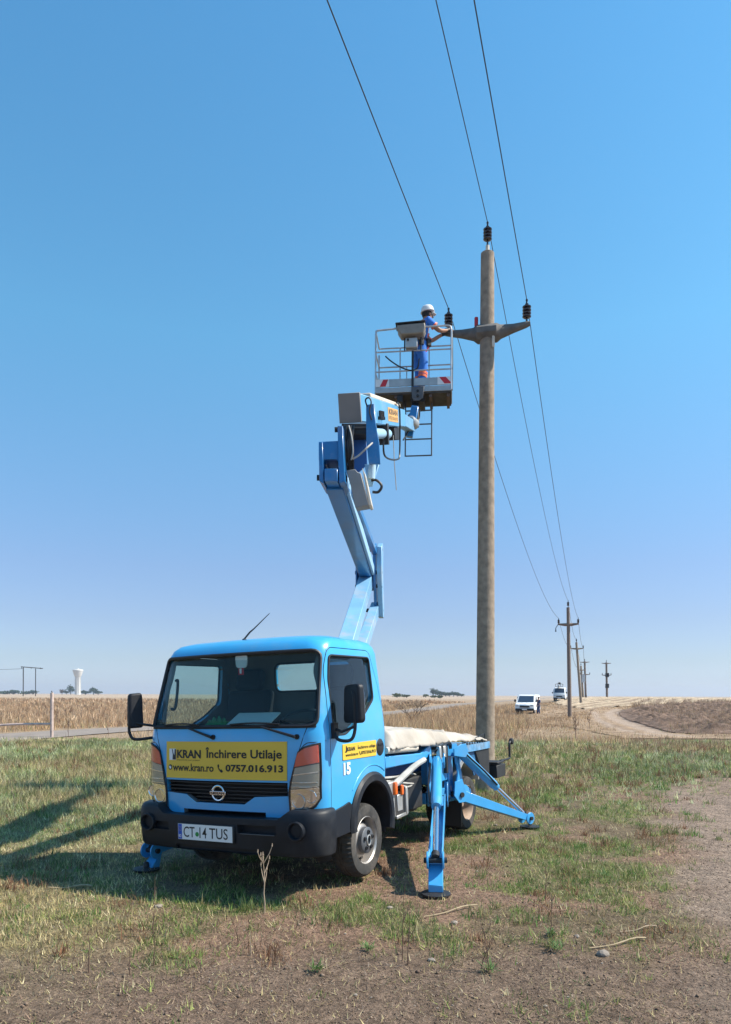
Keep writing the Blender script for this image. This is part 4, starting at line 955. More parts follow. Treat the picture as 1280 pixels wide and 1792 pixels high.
# subframe in front of the centre pylon
sf = MB(); sf.prism([(1.46, 1.05), (2.35, 1.02), (2.60, 1.10), (2.62, .98), (2.40, .93), (1.46, .93)], YZ, -.90, .90); sf.build('subframe', M['legblue'], truck, .012, 2)
MB().box((0, 2.1, .86), (1.5, 1.25, .12)).build('subframe_beam', mat('dark_blue_paint', (.02, .08, .24), .5, noise=.1), truck, .01)
MB().tube([(.90, 1.46, 1.105), (.90, 2.20, 1.085)], .035, 12).build('grey_pipe', M['cream'], truck)
for k in range(9):
    y0 = 1.45 + rnd.uniform(0, .1); z0 = .86 + rnd.uniform(-.10, .03); x = .86 - .05 * (k % 3)
    MB().tube([(x, y0, z0), (x + .03, y0 + .3, z0 - .06 + rnd.uniform(-.03, .05)), (x, y0 + .62, z0 + rnd.uniform(-.1, .05)), (x - .1, y0 + 1.05, z0 + rnd.uniform(-.15, .05))], .011, 6).build('hydraulic_hose', M['hose'] if k % 3 else M['rope'], truck)
for k in range(5):
    MB().tube([(.6, 1.6, .55 + k * .04), (.78, 2.0, .48 + .05 * k), (.75, 2.5, .40 + k * .07), (.8, 2.7, .6)], .012, 6).build('hydraulic_hose', M['hose'], truck)
MB().box((.66, 2.25, .60), (.36, .5, .34)).build('hydraulic_tank', M['under'], truck, .015, 2)
# ---- turret and centre pylons
MB().lathe([(.42, 1.02), (.42, 1.07), (.34, 1.075), (.34, 1.14), (.30, 1.145), (.30, 1.16)], (0, 2.25, 0), 'Z', 32).build('turret_ring', M['dark'], truck)
for s in (1, -1):
    py = MB()
    for yy, w in ((2.62, .10), (3.26, .12)):
        py.prism([(yy - w / 2, .42), (yy + w / 2, .42), (yy + w / 2 + .02, .8), (yy + w / 2, 1.08), (yy - w / 2, 1.08)], YZ, s * .86, s * .885)
    py.box((s * .82, 2.94, .80), (.10, .62, .30)).box((s * .80, 2.94, .50), (.08, .70, .12))
    py.build('outrigger_pylon', M['legblue'], truck, .008, 2)
    MB().box((s * .93, 2.78, .98), (.05, .05, .18)).box((s * .93, 2.90, 1.0), (.06, .07, .13)).build('valve_block', M['steel'], truck, .006)
    MB().box((s * .93, 2.99, .90), (.04, .06, .30)).build('slide_channel', M['dark'], truck, .004)
for k in range(3):
    MB().tube([(.90, 2.74 + k * .07, 1.00), (.95, 2.80 + k * .06, 1.07 + .012 * k), (.96, 2.98 + .05 * k, 1.085), (.93, 3.12 + k * .03, 1.02)], .008, 6).build('hydraulic_hose', M['hose'], truck)
# ---- outriggers
def outrigger(A, B, C, gz, s, ax):
    """A upper pin of the cylinder, B hinge of the arm, C foot pin"""
    A = V(A); B = V(B); C = V(C); d = (C - B).normalized(); side = d.cross(V((0, 0, 1))).normalized(); up = side.cross(d)
    arm = MB(); w = .115
    # channel: two flanges and a web, deepest near the hinge
    for q in (-1, 1): arm.beam(B + side * q * w / 2, C + side * q * w / 2, .014, .128, up, h2=.075)
    arm.beam(B - up * .046, C - up * .028, w, .016, up)
    arm.beam(B + up * .046 + d * .1, B + d * .42 + up * .042, w, .014, up)
    arm.prism(arc(0, 0, .075, 0, 2 * pi, 20)[:-1], lambda a, b, t: C + d * a + up * b + side * t, -.075, -.058)
    arm.prism(arc(0, 0, .075, 0, 2 * pi, 20)[:-1], lambda a, b, t: C + d * a + up * b + side * t, .058, .075)
    o = arm.build('outrigger', M['legblue'], truck, .004)
    MB().tube([C - side * .10, C + side * .10], .024, 12).tube([B - side * .11, B + side * .11], .03, 12).build('hinge_pin', M['dark'], o)
    # hydraulic cylinder above the arm
    e = C + up * .02; cd = (e - A); Lc = cd.length; cd.normalize()
    MB().tube([A, A + cd * .03, A + cd * .05, A + cd * Lc * .50, A + cd * Lc * .52, A + cd * Lc * .54], [.045, .045, .056, .056, .047, .047], 20).build('hydraulic_cylinder', M['legblue'], o)
    MB().tube([A + cd * Lc * .54, e - cd * .04], .026, 14).build('piston_rod', M['chrome'], o)
    MB().tube([e - cd * .07, e], .038, 12).build('rod_eye', M['dark'], o)
    MB().tube([A + cd * .1 + side * .07, A + cd * Lc * .3 + side * .085, A + cd * Lc * .5 + side * .06], .011, 6).build('hydraulic_hose', M['hose'], o)
    # mounting gusset plates by the upper pin
    for q in (-1, 1):
        ex = V((0, 0, 1)); hd = V((d.x, d.y, 0)).normalized()
        P = [(-.14, -.06), (.05, -.09), (.10, -.02), (.06, .07), (-.02, .07), (-.14, .02)]
        MB().prism(P, lambda a, b, t: A + hd * a + ex * b + side * t, q * .068, q * .084).build('gusset_plate', M['legblue'], o, .003)
        P = [(-.10, .16), (.02, .18), (.10, -.02), (.05, -.09), (-.04, -.09), (-.12, .0)]
        MB().prism(P, lambda a, b, t: B + hd * a + ex * b + side * t, q * .078, q * .092).build('gusset_plate', M['legblue'], o, .003)
    # foot
    if C.z - gz > .15:
        ft = MB(); f0 = C + d * .05; f1 = C + d * .12
        ft.prism([(-.03, -.06), (.10, -.19), (.10, -.25), (-.02, -.25), (-.08, -.02)], lambda a, b, t: C + V((d.x, d.y, 0)).normalized() * a + V((0, 0, 1)) * b + side * t, -.062, .062)
        ft.build('foot_box', M['legblue'], o, .005)
    p = C + V((d.x, d.y, 0)).normalized() * .07; R = Matrix.Rotation(-TR, 3, 'Y')
    fp = MB().lathe([(.12, .0), (.125, .008), (.125, .018), (.03, .03), (.025, .07), (.015, .08)], (p.x, p.y, gz + .008), 'Z', 28, R=R)
    fp.build('foot_pad', M['dark'], o)
    return o
outrigger((.97, 2.62, .93), (.96, 2.70, .50), (1.585, .97, .205), GZ(1.6), 1, 0)
outrigger((.99, 3.22, 1.00), (.95, 3.24, .48), (1.462, 4.40, .06), GZ(1.5) , 1, 0)
outrigger((-.97, 2.62, .93), (-.96, 2.70, .50), (-1.17, .50, .19), GZ(-1.15) , -1, 0)
outrigger((-.99, 3.22, 1.00), (-.95, 3.24, .48), (-1.46, 4.40, .10), GZ(-1.5) , -1, 0)
# blue knee plate that carries the rear cylinder
MB().prism([(3.16, .94), (3.28, 1.0), (3.30, .86), (3.44, .52), (3.40, .44), (3.30, .50), (3.18, .60), (3.24, .72), (3.22, .82), (3.19, .84)], YZ, .965, .985).build('knee_plate', M['legblue'], truck, .004)
MB().prism([(3.22, .60), (3.42, .44), (3.58, .40), (3.50, .52), (3.36, .58)], YZ, 1.02, 1.04).build('knee_plate', M['legblue'], truck, .004)
# ---- rear platform
bed = MB().box((0, 3.98, .985), (1.86, 1.22, .05)).build('rear_deck', M['legblue'], truck, .006)
MB().box((0, 3.0, 1.0), (1.70, .80, .05)).build('deck_plate', M['alu'], truck, .004)
MB().box((.94, 3.98, .98), (.02, 1.22, .085)).build('deck_edge', mat('worn_blue_edge', (.10, .28, .48), .5, noise=.35, nscale=14, dirt=(.3, .28, .25), dirt_amt=.7), bed)
MB().prism([(4.05, .94), (4.60, .94), (4.60, .56), (4.28, .56), (4.24, .70), (4.12, .84)], YZ, .82, .93).build('rear_side_plate', M['dark'], truck, .005)
for s in (1, -1):
    rg = MB(); vs = []; fs = []; K = 18
    for k in range(K):
        a = radians(165 - 150 * k / (K - 1))
        for r, x in ((.40, .60), (.40, .935), (.425, .935), (.425, .60)): vs.append((s * x, 3.74 + r * cos(a), .46 + r * .98 * sin(a)))
    for k in range(K - 1):
        for j in range(4): fs.append((k * 4 + j, k * 4 + (j + 1) % 4, (k + 1) * 4 + (j + 1) % 4, (k + 1) * 4 + j))
    rg.add(vs, fs + [(0, 1, 2, 3), tuple(range((K - 1) * 4, K * 4))[::-1]]); rg.build('rear_mudguard', M['steel'], truck)
    MB().prism([(3.42, .92), (4.10, .92), (4.14, .62), (4.04, .62), (3.95, .78), (3.74, .84), (3.53, .78), (3.45, .70), (3.40, .80)], YZ, s * .89, s * .905).build('rear_side_skirt', mat('teal_blue_paint', (.03, .13, .27), .5, noise=.15), truck, .003)
MB().prism([(3.42, .70), (3.60, .52), (3.58, .14), (3.35, .12), (3.32, .40)], YZ, .75, .77).build('mud_flap', M['black'], truck)
MB().box((.78, 3.33, .30), (.40, .012, .42)).build('mud_flap', M['black'], truck)
rb = MB().box((.52, 4.98, .60), (.92, .40, .17)).box((.52, 4.92, .72), (.95, .30, .03)).build('rear_light_box', M['dark'], truck, .006)
MB().tube([(.95, 5.05, .73), (.98, 5.36, .74), (.98, 5.40, .78), (.98, 5.40, .93), (.98, 5.42, .965), (.98, 5.47, .975)], .016, 8).build('lamp_arm', M['black'], rb)
MB().lathe([(.03, -.03), (.045, -.02), (.045, .02), (.03, .03)], (.98, 5.50, .975), 'X', 16).build('marker_lamp', M['black'], rb)
# low wire-mesh fence of the deck
ms = MB()
for k in range(9): ms.tube([(.9, 3.62 + k * .1, 1.01), (.9, 3.67 + k * .1, 1.10)], .004, 5).tube([(.9, 3.72 + k * .1, 1.01), (.9, 3.67 + k * .1, 1.10)], .004, 5)
ms.tube([(.9, 3.5, 1.03), (.9, 4.0, 1.08), (.9, 4.52, 1.13)], .006, 5).tube([(.9, 4.52, 1.0), (.9, 4.52, 1.14)], .007, 5)
ms.build('mesh_guard', M['black'], truck)

# ---- boom (surveyed in world axes, stored in truck axes)
BAZ = radians(5.5); e1 = V((sin(BAZ), cos(BAZ), 0)); e2 = V((cos(BAZ), -sin(BAZ), 0)); UP = V((0, 0, 1))
O = at(642, 1010, 11.0)                              # knuckle between lower and middle boom
def bp(a, b, c): return W(O + e1 * a * 1.16 + e2 * b + UP * c * 1.16)
def wup(v): return (TMI.to_3x3() @ V(v))
TU = at(598, 1200, 8.05)
tcol = MB(); tc0 = W((TU.x, TU.y, 1.15)); tc1 = W((TU.x - .0, TU.y, 2.15))
MB().beam(tc0, tc1, .34, .42, wup(e2)).build('turret_column', M['boomshade'], truck, .015, 2)
lowA = at(596, 1165, 8.2); lowB = at(641, 1017, 10.92)
bd = (lowB - lowA).normalized()
lb = MB().beam(W(lowA), W(lowB), .185, .20, wup(UP)).build('lower_boom', M['faded_lit'], truck, .006)
lkA = at(622, 1165, 8.8); lkB = at(658, 1062, 11.3)
MB().beam(W(lkA), W(lkB), .13, .15, wup(UP)).build('parallel_link', M['faded_lit'], truck, .006)
# knuckle plates: right one tall, left one short
def plate(name, P, x0, x1, m, bev=.006):
    """outline in (along e1, height) about O, pushed along e2"""
    return MB().prism(P, lambda a, b, t: bp(a, t, b), x0, x1).build(name, m, truck, bev)
kp = plate('knuckle_plate', [(-.14, .36), (.04, .44), (.16, .40), (.14, .10), (.34, -.38), (.28, -.50), (.12, -.50), (.0, -.2), (-.15, .05)], .105, .145, M['boomshade'])
plate('knuckle_plate', [(-.14, .16), (.10, .16), (.14, -.18), (.05, -.20), (-.12, -.1)], -.150, -.125, M['boomshade'])
plate('knuckle_plate', [(-.14, .36), (.04, .44), (.16, .40), (.14, .10), (.34, -.38), (.28, -.50), (.12, -.50), (.0, -.2), (-.15, .05)], .165, .235, M['faded_lit'])
for a, b in ((-.05, .05), (-.02, -.12), (.22, -.40), (.06, .36)):
    MB().tube([bp(a, -.165, b), bp(a, .235, b)], .028, 12).build('pivot_pin', M['dark'], truck)
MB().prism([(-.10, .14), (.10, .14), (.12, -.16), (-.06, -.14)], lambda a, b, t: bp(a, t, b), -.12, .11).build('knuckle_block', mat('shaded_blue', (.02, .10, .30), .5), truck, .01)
# middle boom comes back towards the viewer
mA = O + e1 * .05 + UP * .05; mB_ = at(586, 838, 7.35); md = (mB_ - mA).normalized()
MB().beam(W(mA), W(mB_), .175, .22, wup(UP)).build('middle_boom', M['boomshade'], truck, .006)
sA = at(656, 966, 10.85); sB = at(612, 858, 7.7)
MB().beam(W(sA), W(sB), .075, .08, wup(UP)).build('parallel_link', M['boomshade'], truck, .005)
MB().beam(W(mA + e2 * .108 + md * .2), W(mB_ + e2 * .108 - md * .1), .035, .13, wup(UP)).build('cable_duct', mat('sunlit_duct_paint', (.30, .50, .68), .5), truck, .004)  # pale tone puts the sunlight on this lit face into the colour
# head: everything about H
H0 = at(612, 760, 7.4)
def hp(a, b, c): return W(H0 + e1 * a + e2 * b + UP * c)
S = 7.4 / F                                          # metres per unit of bearing at the head
def hx(px, py, a=0): return W(at(px, py, 7.4 + a))
def hplate(name, P, a0, a1, m, bev=.005):
    """outline as seen from the road (bearing), pushed along the depth from a0 to a1"""
    Q = [at(p[0], p[1], 7.4 + a0) for p in P]
    return MB().prism([(k, 0) for k in range(len(P))], lambda k, z, t: W(Q[k] + e1 * t), 0, a1 - a0).build(name, m, truck, bev)
hplate('head_bracket', [(558, 773), (597, 771), (597, 806), (590, 806), (590, 804), (567, 804), (567, 806), (558, 806)], -.22, .12, M['boomshade'])
hplate('bracket_cheek', [(558, 773), (565, 773), (567, 846), (559, 842)], -.24, .20, M['boomshade'])
hplate('bracket_cheek', [(591, 745), (600, 745), (604, 842), (594, 846), (592, 806)], -.24, .24, M['boomshade'])
hplate('boom_head_block', [(568, 820), (591, 820), (591, 842), (568, 842)], -.26, .0, M['boomshade'])
MB().tube([hx(555, 836, -.12), hx(608, 838, -.12)], .028, 12).build('pivot_pin', M['dark'], truck)
MB().tube([hx(586, 752, .0), hx(660, 750, .0)], .026, 12).build('pivot_pin', M['dark'], truck)
hplate('knuckle_plate', [(641, 708), (655, 706), (658, 740), (664, 775), (666, 812), (646, 812), (641, 770)], -.10, -.075, M['boomshade'])
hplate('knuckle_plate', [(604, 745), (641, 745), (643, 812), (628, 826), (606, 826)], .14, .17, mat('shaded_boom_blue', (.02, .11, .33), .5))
hplate('inner_frame', [(598, 741), (642, 741), (642, 760), (598, 760)], -.02, .16, M['dark'])
hplate('cylinder_cover', [(606, 823), (622, 821), (626, 826), (632, 828), (646, 884), (622, 888), (614, 850)], -.16, .0, M['grey'])
hplate('cover_side', [(634, 818), (640, 830), (651, 883), (646, 885)], -.15, .05, M['cream'])
hplate('gusset', [(638, 812), (664, 812), (652, 850), (645, 850)], .05, .09, mat('pale_blue_steel', (.25, .48, .70), .5))
MB().tube([hx(652, 814, -.02), hx(651, 824, -.02), hx(650, 838, -.02)], [.036, .04, .036], 14).build('hydraulic_cylinder', mat('pale_cylinder_paint', (.45, .62, .72), .4), truck)
MB().tube([hx(650, 841, 0), hx(658, 840, .0), hx(666, 846, .0), hx(668, 853, .0), hx(662, 861, .0), hx(652, 861, .0)], .014, 8).build('hydraulic_hose', M['hose'], truck)
for k in range(8):
    x = 600 + k * 2.2
    MB().tube([hx(x + 3, 745, -.05 - .02 * (k % 3)), hx(x + rnd.uniform(-3, 2), 775, -.12), hx(x + rnd.uniform(-4, 3), 800, -.10), hx(x + rnd.uniform(0, 6), 822, -.02)], .013, 7).build('hydraulic_hose', M['hose'], truck)
MB().tube([hx(611, 745, -.14), hx(616, 765, -.18), hx(618, 790, -.16), hx(615, 805, -.13)], .008, 6).build('pale_hose', M['rope'], truck)
MB().tube([hx(652, 775, -.14), hx(640, 786, -.2), hx(628, 797, -.16), hx(618, 803, -.12)], .009, 6).build('pale_hose', M['rope'], truck)
MB().tube([hx(643, 712, -.12), hx(640, 700, -.13), hx(646, 696, -.13), hx(650, 704, -.13), hx(647, 720, -.13), hx(651, 735, -.12)], .008, 6).build('hydraulic_hose', M['hose'], truck)
# upper boom, rising away from the viewer to the basket
uA = at(612.5, 714, 7.45); uB = at(700, 733, 11.1); ud = (uB - uA).normalized()
us = ud.cross(UP).normalized(); uu = us.cross(ud)
ub = MB().beam(W(uA), W(uA + ud * 3.0), .211, .267, wup(UP)).build('upper_boom', M['faded_lit2'], truck, .008)
MB().beam(W(uA - ud * .012), W(uA + ud * .03), .225, .281, wup(UP)).build('boom_end_cover', M['grey'], ub, .004)
MB().beam(W(uA + ud * 2.95), W(uA + ud * 3.85), .185, .235, wup(UP)).build('boom_extension', M['faded_lit2'], ub, .006)
MB().beam(W(uA + ud * .75 + uu * .155), W(uA + ud * 3.3 + uu * .155), .19, .05, wup(UP)).build('cable_tray', M['cream'], ub, .012, 2)
sp0 = uA + ud * 1.95 + us * .107
STK = lambda a, b: W(sp0 + ud * a * .95 + uu * (b - .5) * .165)
MB().prism([(0, 0), (1, 0), (1, 1), (0, 1)], lambda a, b, t: W(sp0 + ud * a * .95 + uu * (b - .5) * .165 + us * t), -.001, .002).build('sticker', mat('amber_sticker', (.72, .38, .10), .5, noise=.2), ub)
text_obj('KRAN', .08, .5, .84, .4, M['ink'], ub, lambda a, b: W(sp0 + ud * a * .95 + uu * (b - .5) * .165 + us * .0032), bold=.02)
text_obj('0757.016.913', .08, .12, .84, .25, M['ink'], ub, lambda a, b: W(sp0 + ud * a * .95 + uu * (b - .5) * .165 + us * .0032), bold=.0)
# cylinder and clutter under the upper boom
MB().tube([W(uA + ud * .8 - uu * .24 + us * .07), W(uA + ud * 2.3 - uu * .23 + us * .04)], .06, 14).build('hydraulic_cylinder', mat('light_cylinder_paint', (.35, .55, .7), .4), ub)
MB().tube([W(uA + ud * 2.3 - uu * .23 + us * .04), W(uA + ud * 3.1 - uu * .22 + us * .02)], .03, 12).build('piston_rod', M['chrome'], ub)
MB().beam(W(uA + ud * 1.75 - uu * .24), W(uA + ud * 1.85 - uu * .24), .25, .25, wup(UP)).build('cross_bracket', M['dark'], ub, .004)
MB().beam(W(uA + ud * 2.7 - uu * .22), W(uA + ud * 3.3 - uu * .22), .16, .17, wup(UP)).build('valve_block', M['dark'], ub, .006)
MB().tube([W(uA + ud * 1.5 - uu * .3 + us * .1), W(uA + ud * 1.6 - uu * .5 + us * .1), W(uA + ud * 2.7 - uu * .56 + us * .1), W(uA + ud * 3.0 - uu * .46 + us * .1), W(uA + ud * 3.0 + uu * .10 + us * .12), W(uA + ud * 2.7 + uu * .17 + us * .12)], .012, 6).build('hydraulic_hose', M['hose'], ub)
MB().tube([W(uA + ud * 2.4 - uu * .25 + us * .1), W(uA + ud * 2.4 - uu * .6 + us * .1), W(uA + ud * 2.42 - uu * .95 + us * .11)], .006, 5).build('loose_cable', M['rope'], ub)
for k in range(3):
    q0 = uA + ud * (1.15 + .12 * k) + us * .13 - uu * .02
    MB().tube([W(q0 - uu * .05), W(q0 + uu * .03)], .016, 8).tube([W(q0 - us * .03 - uu * .05), W(q0 + us * .02 - uu * .05)], .02, 8).build('lever', M['dark'], ub)
# jib head and basket carrier
j0 = at(700, 735, 11.1); j1 = at(719, 746, 12.05); j2 = at(727, 712, 12.55)
MB().beam(W(j0), W(j1), .14, .18, wup(UP)).build('jib', mat('weathered_blue', (.16, .34, .52), .5, noise=.15), truck, .01)
MB().beam(W(at(716, 765, 12.0)), W(at(727, 712, 12.0)), .10, .12, wup(e2)).build('carrier_link', M['boomshade'], truck, .01)
MB().lathe([(.07, -.10), (.09, -.08), (.09, .08), (.07, .10)], W(at(722, 740, 12.0)), 'Y', 16).build('rotator', M['alu'], truck)
MB().tube([W(at(735, 716, 12.1)), W(at(733, 735, 12.1)), W(at(722, 745, 11.9)), W(at(710, 762, 11.8))], .012, 6).build('hydraulic_hose', M['hose'], truck)
MB().tube([W(at(727, 716, 12.1)), W(at(714, 730, 12.1)), W(at(714, 755, 11.9)), W(at(706, 770, 11.6))], .012, 6).build('hydraulic_hose', M['hose'], truck)

# ---- basket
bfl = at(657.5, 692, 12.75); bfr = at(790, 686.5, 12.60)
bX = (bfr - bfl); BWD = sqrt(bX.x ** 2 + bX.y ** 2); bX = V((bX.x, bX.y, 0)).normalized(); bY = V((-bX.y, bX.x, 0)); bz = (bfl.z + bfr.z) / 2; BD = .60
def kb(a, b, c): return W(V((bfl.x, bfl.y, bz)) + bX * a + bY * b + UP * c)
bk = MB()
bk.prism([(0, 0), (BWD, 0), (BWD, BD), (0, BD)], lambda a, b, t: kb(a, b, t), .0, .035)
basket = bk.build('basket', mat('dark_deck', (.06, .05, .042), .8, noise=.3), truck)  # dark brown over the whole floor and its underside
tb = MB(); T = .02
for (a0, b0, a1, b1) in ((0, 0, BWD, 0), (BWD, 0, BWD, BD), (BWD, BD, 0, BD), (0, BD, 0, 0)):
    o_ = MB().beam(kb(a0, b0, .20), kb(a1, b1, .20), .018, .13, wup(UP)).build('toe_board', M['alu'], basket, .003)
    MB().beam(kb(a0, b0, .075), kb(a1, b1, .075), .03, .09, wup(UP)).build('toe_rail', M['alu'], basket, .003)
# rust-brown cross members under the floor
for k in range(5): MB().beam(kb(.05 + k * (BWD - .1) / 4, .02, -.03), kb(.05 + k * (BWD - .1) / 4, BD - .02, -.03), .05, .05, wup(UP)).build('cross_member', mat('rusty_steel', (.10, .065, .05), .7, noise=.3) if k == 0 else bpy.data.materials['rusty_steel'], basket)
MB().beam(kb(.42, .0, -.07), kb(.42, .5, -.07), .10, .12, wup(UP)).beam(kb(.72, .05, -.07), kb(.72, .5, -.07), .24, .10, wup(UP)).build('carrier_bracket', M['dark'], basket, .008)
MB().prism([(-.10, .10), (.12, .10), (.10, -.09), (.04, -.14), (-.06, -.14), (-.09, -.08)], lambda a, b, t: kb(.72 + a, t, b), -.06, -.045).build('carrier_plate', M['hub'], basket, .004)
for q in (.02, -.06): MB().tube([kb(.73, -.08, q), kb(.73, -.04, q)], .022, 10).build('bolt', M['black'], basket)
def bar(pts, r=.014, m='galv', name='rail'): return MB().tube([kb(*p) for p in pts], r, 8).build(name, M[m], basket)
H1 = 1.12
for a in (0, BWD):
    for b in (0, BD): bar([(a, b, .05), (a, b, H1 - .06 - (.1 if b else 0))], .016, name='post')
bar([(0, 0, H1 - .07), (.02, 0, H1 - .01), (.08, 0, H1), (.36, 0, H1 + .02), (.38, 0, H1 + .08)], .016)
bar([(.83, 0, H1 + .06), (.86, 0, H1 + .02), (BWD - .07, 0, H1 + .02), (BWD - .01, 0, H1 - .02), (BWD, 0, H1 - .10)], .016)
for h in (.40, .74): bar([(0, 0, h), (BWD, 0, h)], .013)
for h in (.40, .74, H1 - .04):
    bar([(0, BD, h), (BWD, BD, h)], .013); bar([(0, 0, h + (.03 if h > 1 else 0)), (0, BD, h)], .013); bar([(BWD, 0, h + (.03 if h > 1 else 0)), (BWD, BD, h)], .013)
bar([(.38, BD, .25), (.38, BD, H1 - .04)], .013); bar([(.90, BD, .25), (.90, BD, H1 - .04)], .012); bar([(.50, BD, .25), (.50, BD, .74)], .01)
bar([(BWD + .015, .05, .05), (BWD + .02, .06, .5), (BWD + .015, .06, H1 - .1)], .012, 'hose', 'cable')
bar([(.17, -.02, .66), (.26, -.01, .58), (.42, -.01, .47), (.60, -.01, .40), (.72, 0, .44), (.75, 0, .60)], .012, 'hose', 'cable')
bar([(.64, -.03, -.02), (.64, -.03, .30), (.64, -.03, .72)], .022, 'black', 'mast')
# control console
con = MB().prism([(.37, 1.13), (.85, 1.15), (.86, 1.06), (.82, .97), (.44, .96), (.38, 1.06)], lambda a, b, t: kb(a, t, b), -.14, .10).build('console', mat('console_housing', (.24, .22, .19), .6, noise=.15), basket, .02, 2)
MB().prism([(.35, 1.145), (.86, 1.165), (.86, 1.185), (.35, 1.165)], lambda a, b, t: kb(a, t, b), -.15, .12).build('console_lid', M['dark'], con, .004)
MB().prism([(.52, .93), (.72, .93), (.72, .76), (.52, .76)], lambda a, b, t: kb(a, t, b), -.08, .04).build('control_box', M['alu'], con, .012, 2)
MB().tube([kb(.56, -.085, .89), kb(.56, -.10, .89)], .02, 10).build('button', M['ink'], con)
bar([(.50, 0, .73), (.50, 0, .96)], .013, 'black', 'bracket'); bar([(.78, 0, .73), (.78, 0, .96)], .013, 'black', 'bracket')
# red and white hazard boards
for a0, k in ((.005, 1), (BWD - .235, -1)):
    hb = MB().prism([(a0, .265), (a0 + .23, .265), (a0 + .23, .135), (a0, .135)], lambda a, b, t: kb(a, t, b), -.016, -.011).build('hazard_board', M['white'], basket)
    P = [(.07, 0), (.17, 0), (.215, .118), (.13, .118)] if k > 0 else [(.10, .0), (.215, .0), (.15, .118), (.03, .118)]
    if k < 0: P = [(.12, .008), (.225, .008), (.225, .03), (.14, .122), (.03, .122)]
    MB().prism([(a0 + x, .14 + z) for x, z in P], lambda a, b, t: kb(a, t, b), -.0185, -.0165).build('red_stripe', M['red'], hb)
# ladder hanging below
lad0, lad1 = .50, .96
for a in (lad0, lad1): bar([(a, .30, .0), (a, .30, -.30), (a, .28, -.98)], .013, 'hub', 'ladder_rail')
for k, h in enumerate((-.18, -.42, -.68, -.97)): bar([(lad0, .29, h), (lad1, .29, h)], .013, 'hub', 'rung')
MB().beam(kb(.68, .15, -.10), W(at(727, 745, 12.3)), .09, .12, wup(e2)).build('basket_support', M['dark'], truck, .01)

# ------------------------------------------------------------------ canvas over the deck, things in the cab
def tarp():
    nx, ny = 96, 170; x0, x1, y0, y1 = -.86, .93, 1.50, 4.50
    U, Vv = np.meshgrid(np.linspace(0, 1, nx + 1), np.linspace(0, 1, ny + 1)); u = U.ravel(); v = Vv.ravel(); x = x0 + (x1 - x0) * u; y = y0 + (y1 - y0) * v
    def ridge(a, b, seed, w): return np.clip(1 - np.abs(vnoise(a, b, seed) - .5) * w, 0, 1)
    m = np.minimum(u, 1 - u); edge = 1 - (1 - np.clip(m / .05, 0, 1)) ** 2; endt = np.clip(np.minimum(v / .03, (1 - v) / .04), 0, 1)
    wx = x + .25 * (vnoise(x * 2, y * 2, 3) - .5); wy = y + .3 * (vnoise(x * 2 + 5, y * 2, 4) - .5)
    crease = ridge(wx * 1.7 - wy * 1.1, wy * 1.3 + wx * .5, 19, 16) + .7 * ridge(wx * 3.1 + wy * 1.9, wy * 2.3 - wx, 20, 12) + .4 * ridge(wx * 6 - wy * 4, wy * 5 + wx * 2, 23, 8)
    h = .155 - .085 * v + .045 * np.exp(-((v - .22) / .22) ** 2) + .05 * (vnoise(x * 1.4, y * 1.2, 9) - .5)
    z = 1.125 - .07 * v * v + h * (edge * .8 + .2 * np.clip(m / .3, 0, 1)) * endt + (crease * .026 + .010 * (vnoise(x * 9, y * 7, 11) - .5)) * endt
    side = (1 - edge); x = x + side * (.035 * (vnoise(y * 5, y * 0 + 2.5, 14) - .5) + .022 * ridge(y * 6, z * 6, 15, 5))
    z = np.maximum(z, 1.10 - .07 * v * v); V0 = np.stack([x, y, z], 1); row = V0.reshape(ny + 1, nx + 1, 3)[:, nx].copy(); yy = row[:, 1]
    row[:, 0] += .015 * (vnoise(yy * 9, yy * 0, 5) - .3); row[:, 2] -= .006 + .03 * vnoise(yy * 3.3, yy * 0 + 4, 6)
    A = np.concatenate([V0, row]); base = len(V0); fs = []
    for j in range(ny):
        for i in range(nx): a = j * (nx + 1) + i; fs.append((a, a + 1, a + nx + 2, a + nx + 1))
        fs.append((j * (nx + 1) + nx, base + j, base + j + 1, (j + 1) * (nx + 1) + nx))
    me = bpy.data.meshes.new('canvas_cover'); me.from_pydata([tuple(TM @ V(p)) for p in A.tolist()], [], fs); me.materials.append(M['tarp'])
    me.polygons.foreach_set('use_smooth', [True] * len(me.polygons)); o = link('canvas_cover', me)
    s = o.modifiers.new('thick', 'SOLIDIFY'); s.thickness = .004
    tag(o, 'creased cream canvas sheet spread over the load deck behind the cab', 'tarpaulin')
tarp()
def tm_mesh(me): me.transform(TM); return me
pp = MB().box((.12, .42, 1.445), (.42, .25, .010), Matrix.Rotation(radians(6), 3, 'Z') @ Matrix.Rotation(radians(24), 3, 'X')).mesh('papers', [M['paper']])
tag(link('papers', tm_mesh(pp)), 'pale folder of papers lying on the dashboard behind the windscreen', 'papers')
gc = MB(); n = 20; vs = []; fs = []
for i in range(n):
    for j in range(n):
        a = i / (n - 1) - .5; b = j / (n - 1) - .5; r = max(0, 1 - 4 * (a * a + b * b))
        vs.append((-.24 + a * .30, .38 + b * .16, 1.39 + r * .075 + .02 * sin(a * 31 + b * 17) * r))
fs = [(i * n + j, (i + 1) * n + j, (i + 1) * n + j + 1, i * n + j + 1) for i in range(n - 1) for j in range(n - 1)]
gc.add(vs, fs); tag(link('cloth', tm_mesh(gc.mesh('cloth', [M['gcloth']]))), 'crumpled green cloth on the dashboard beside the papers', 'cloth')

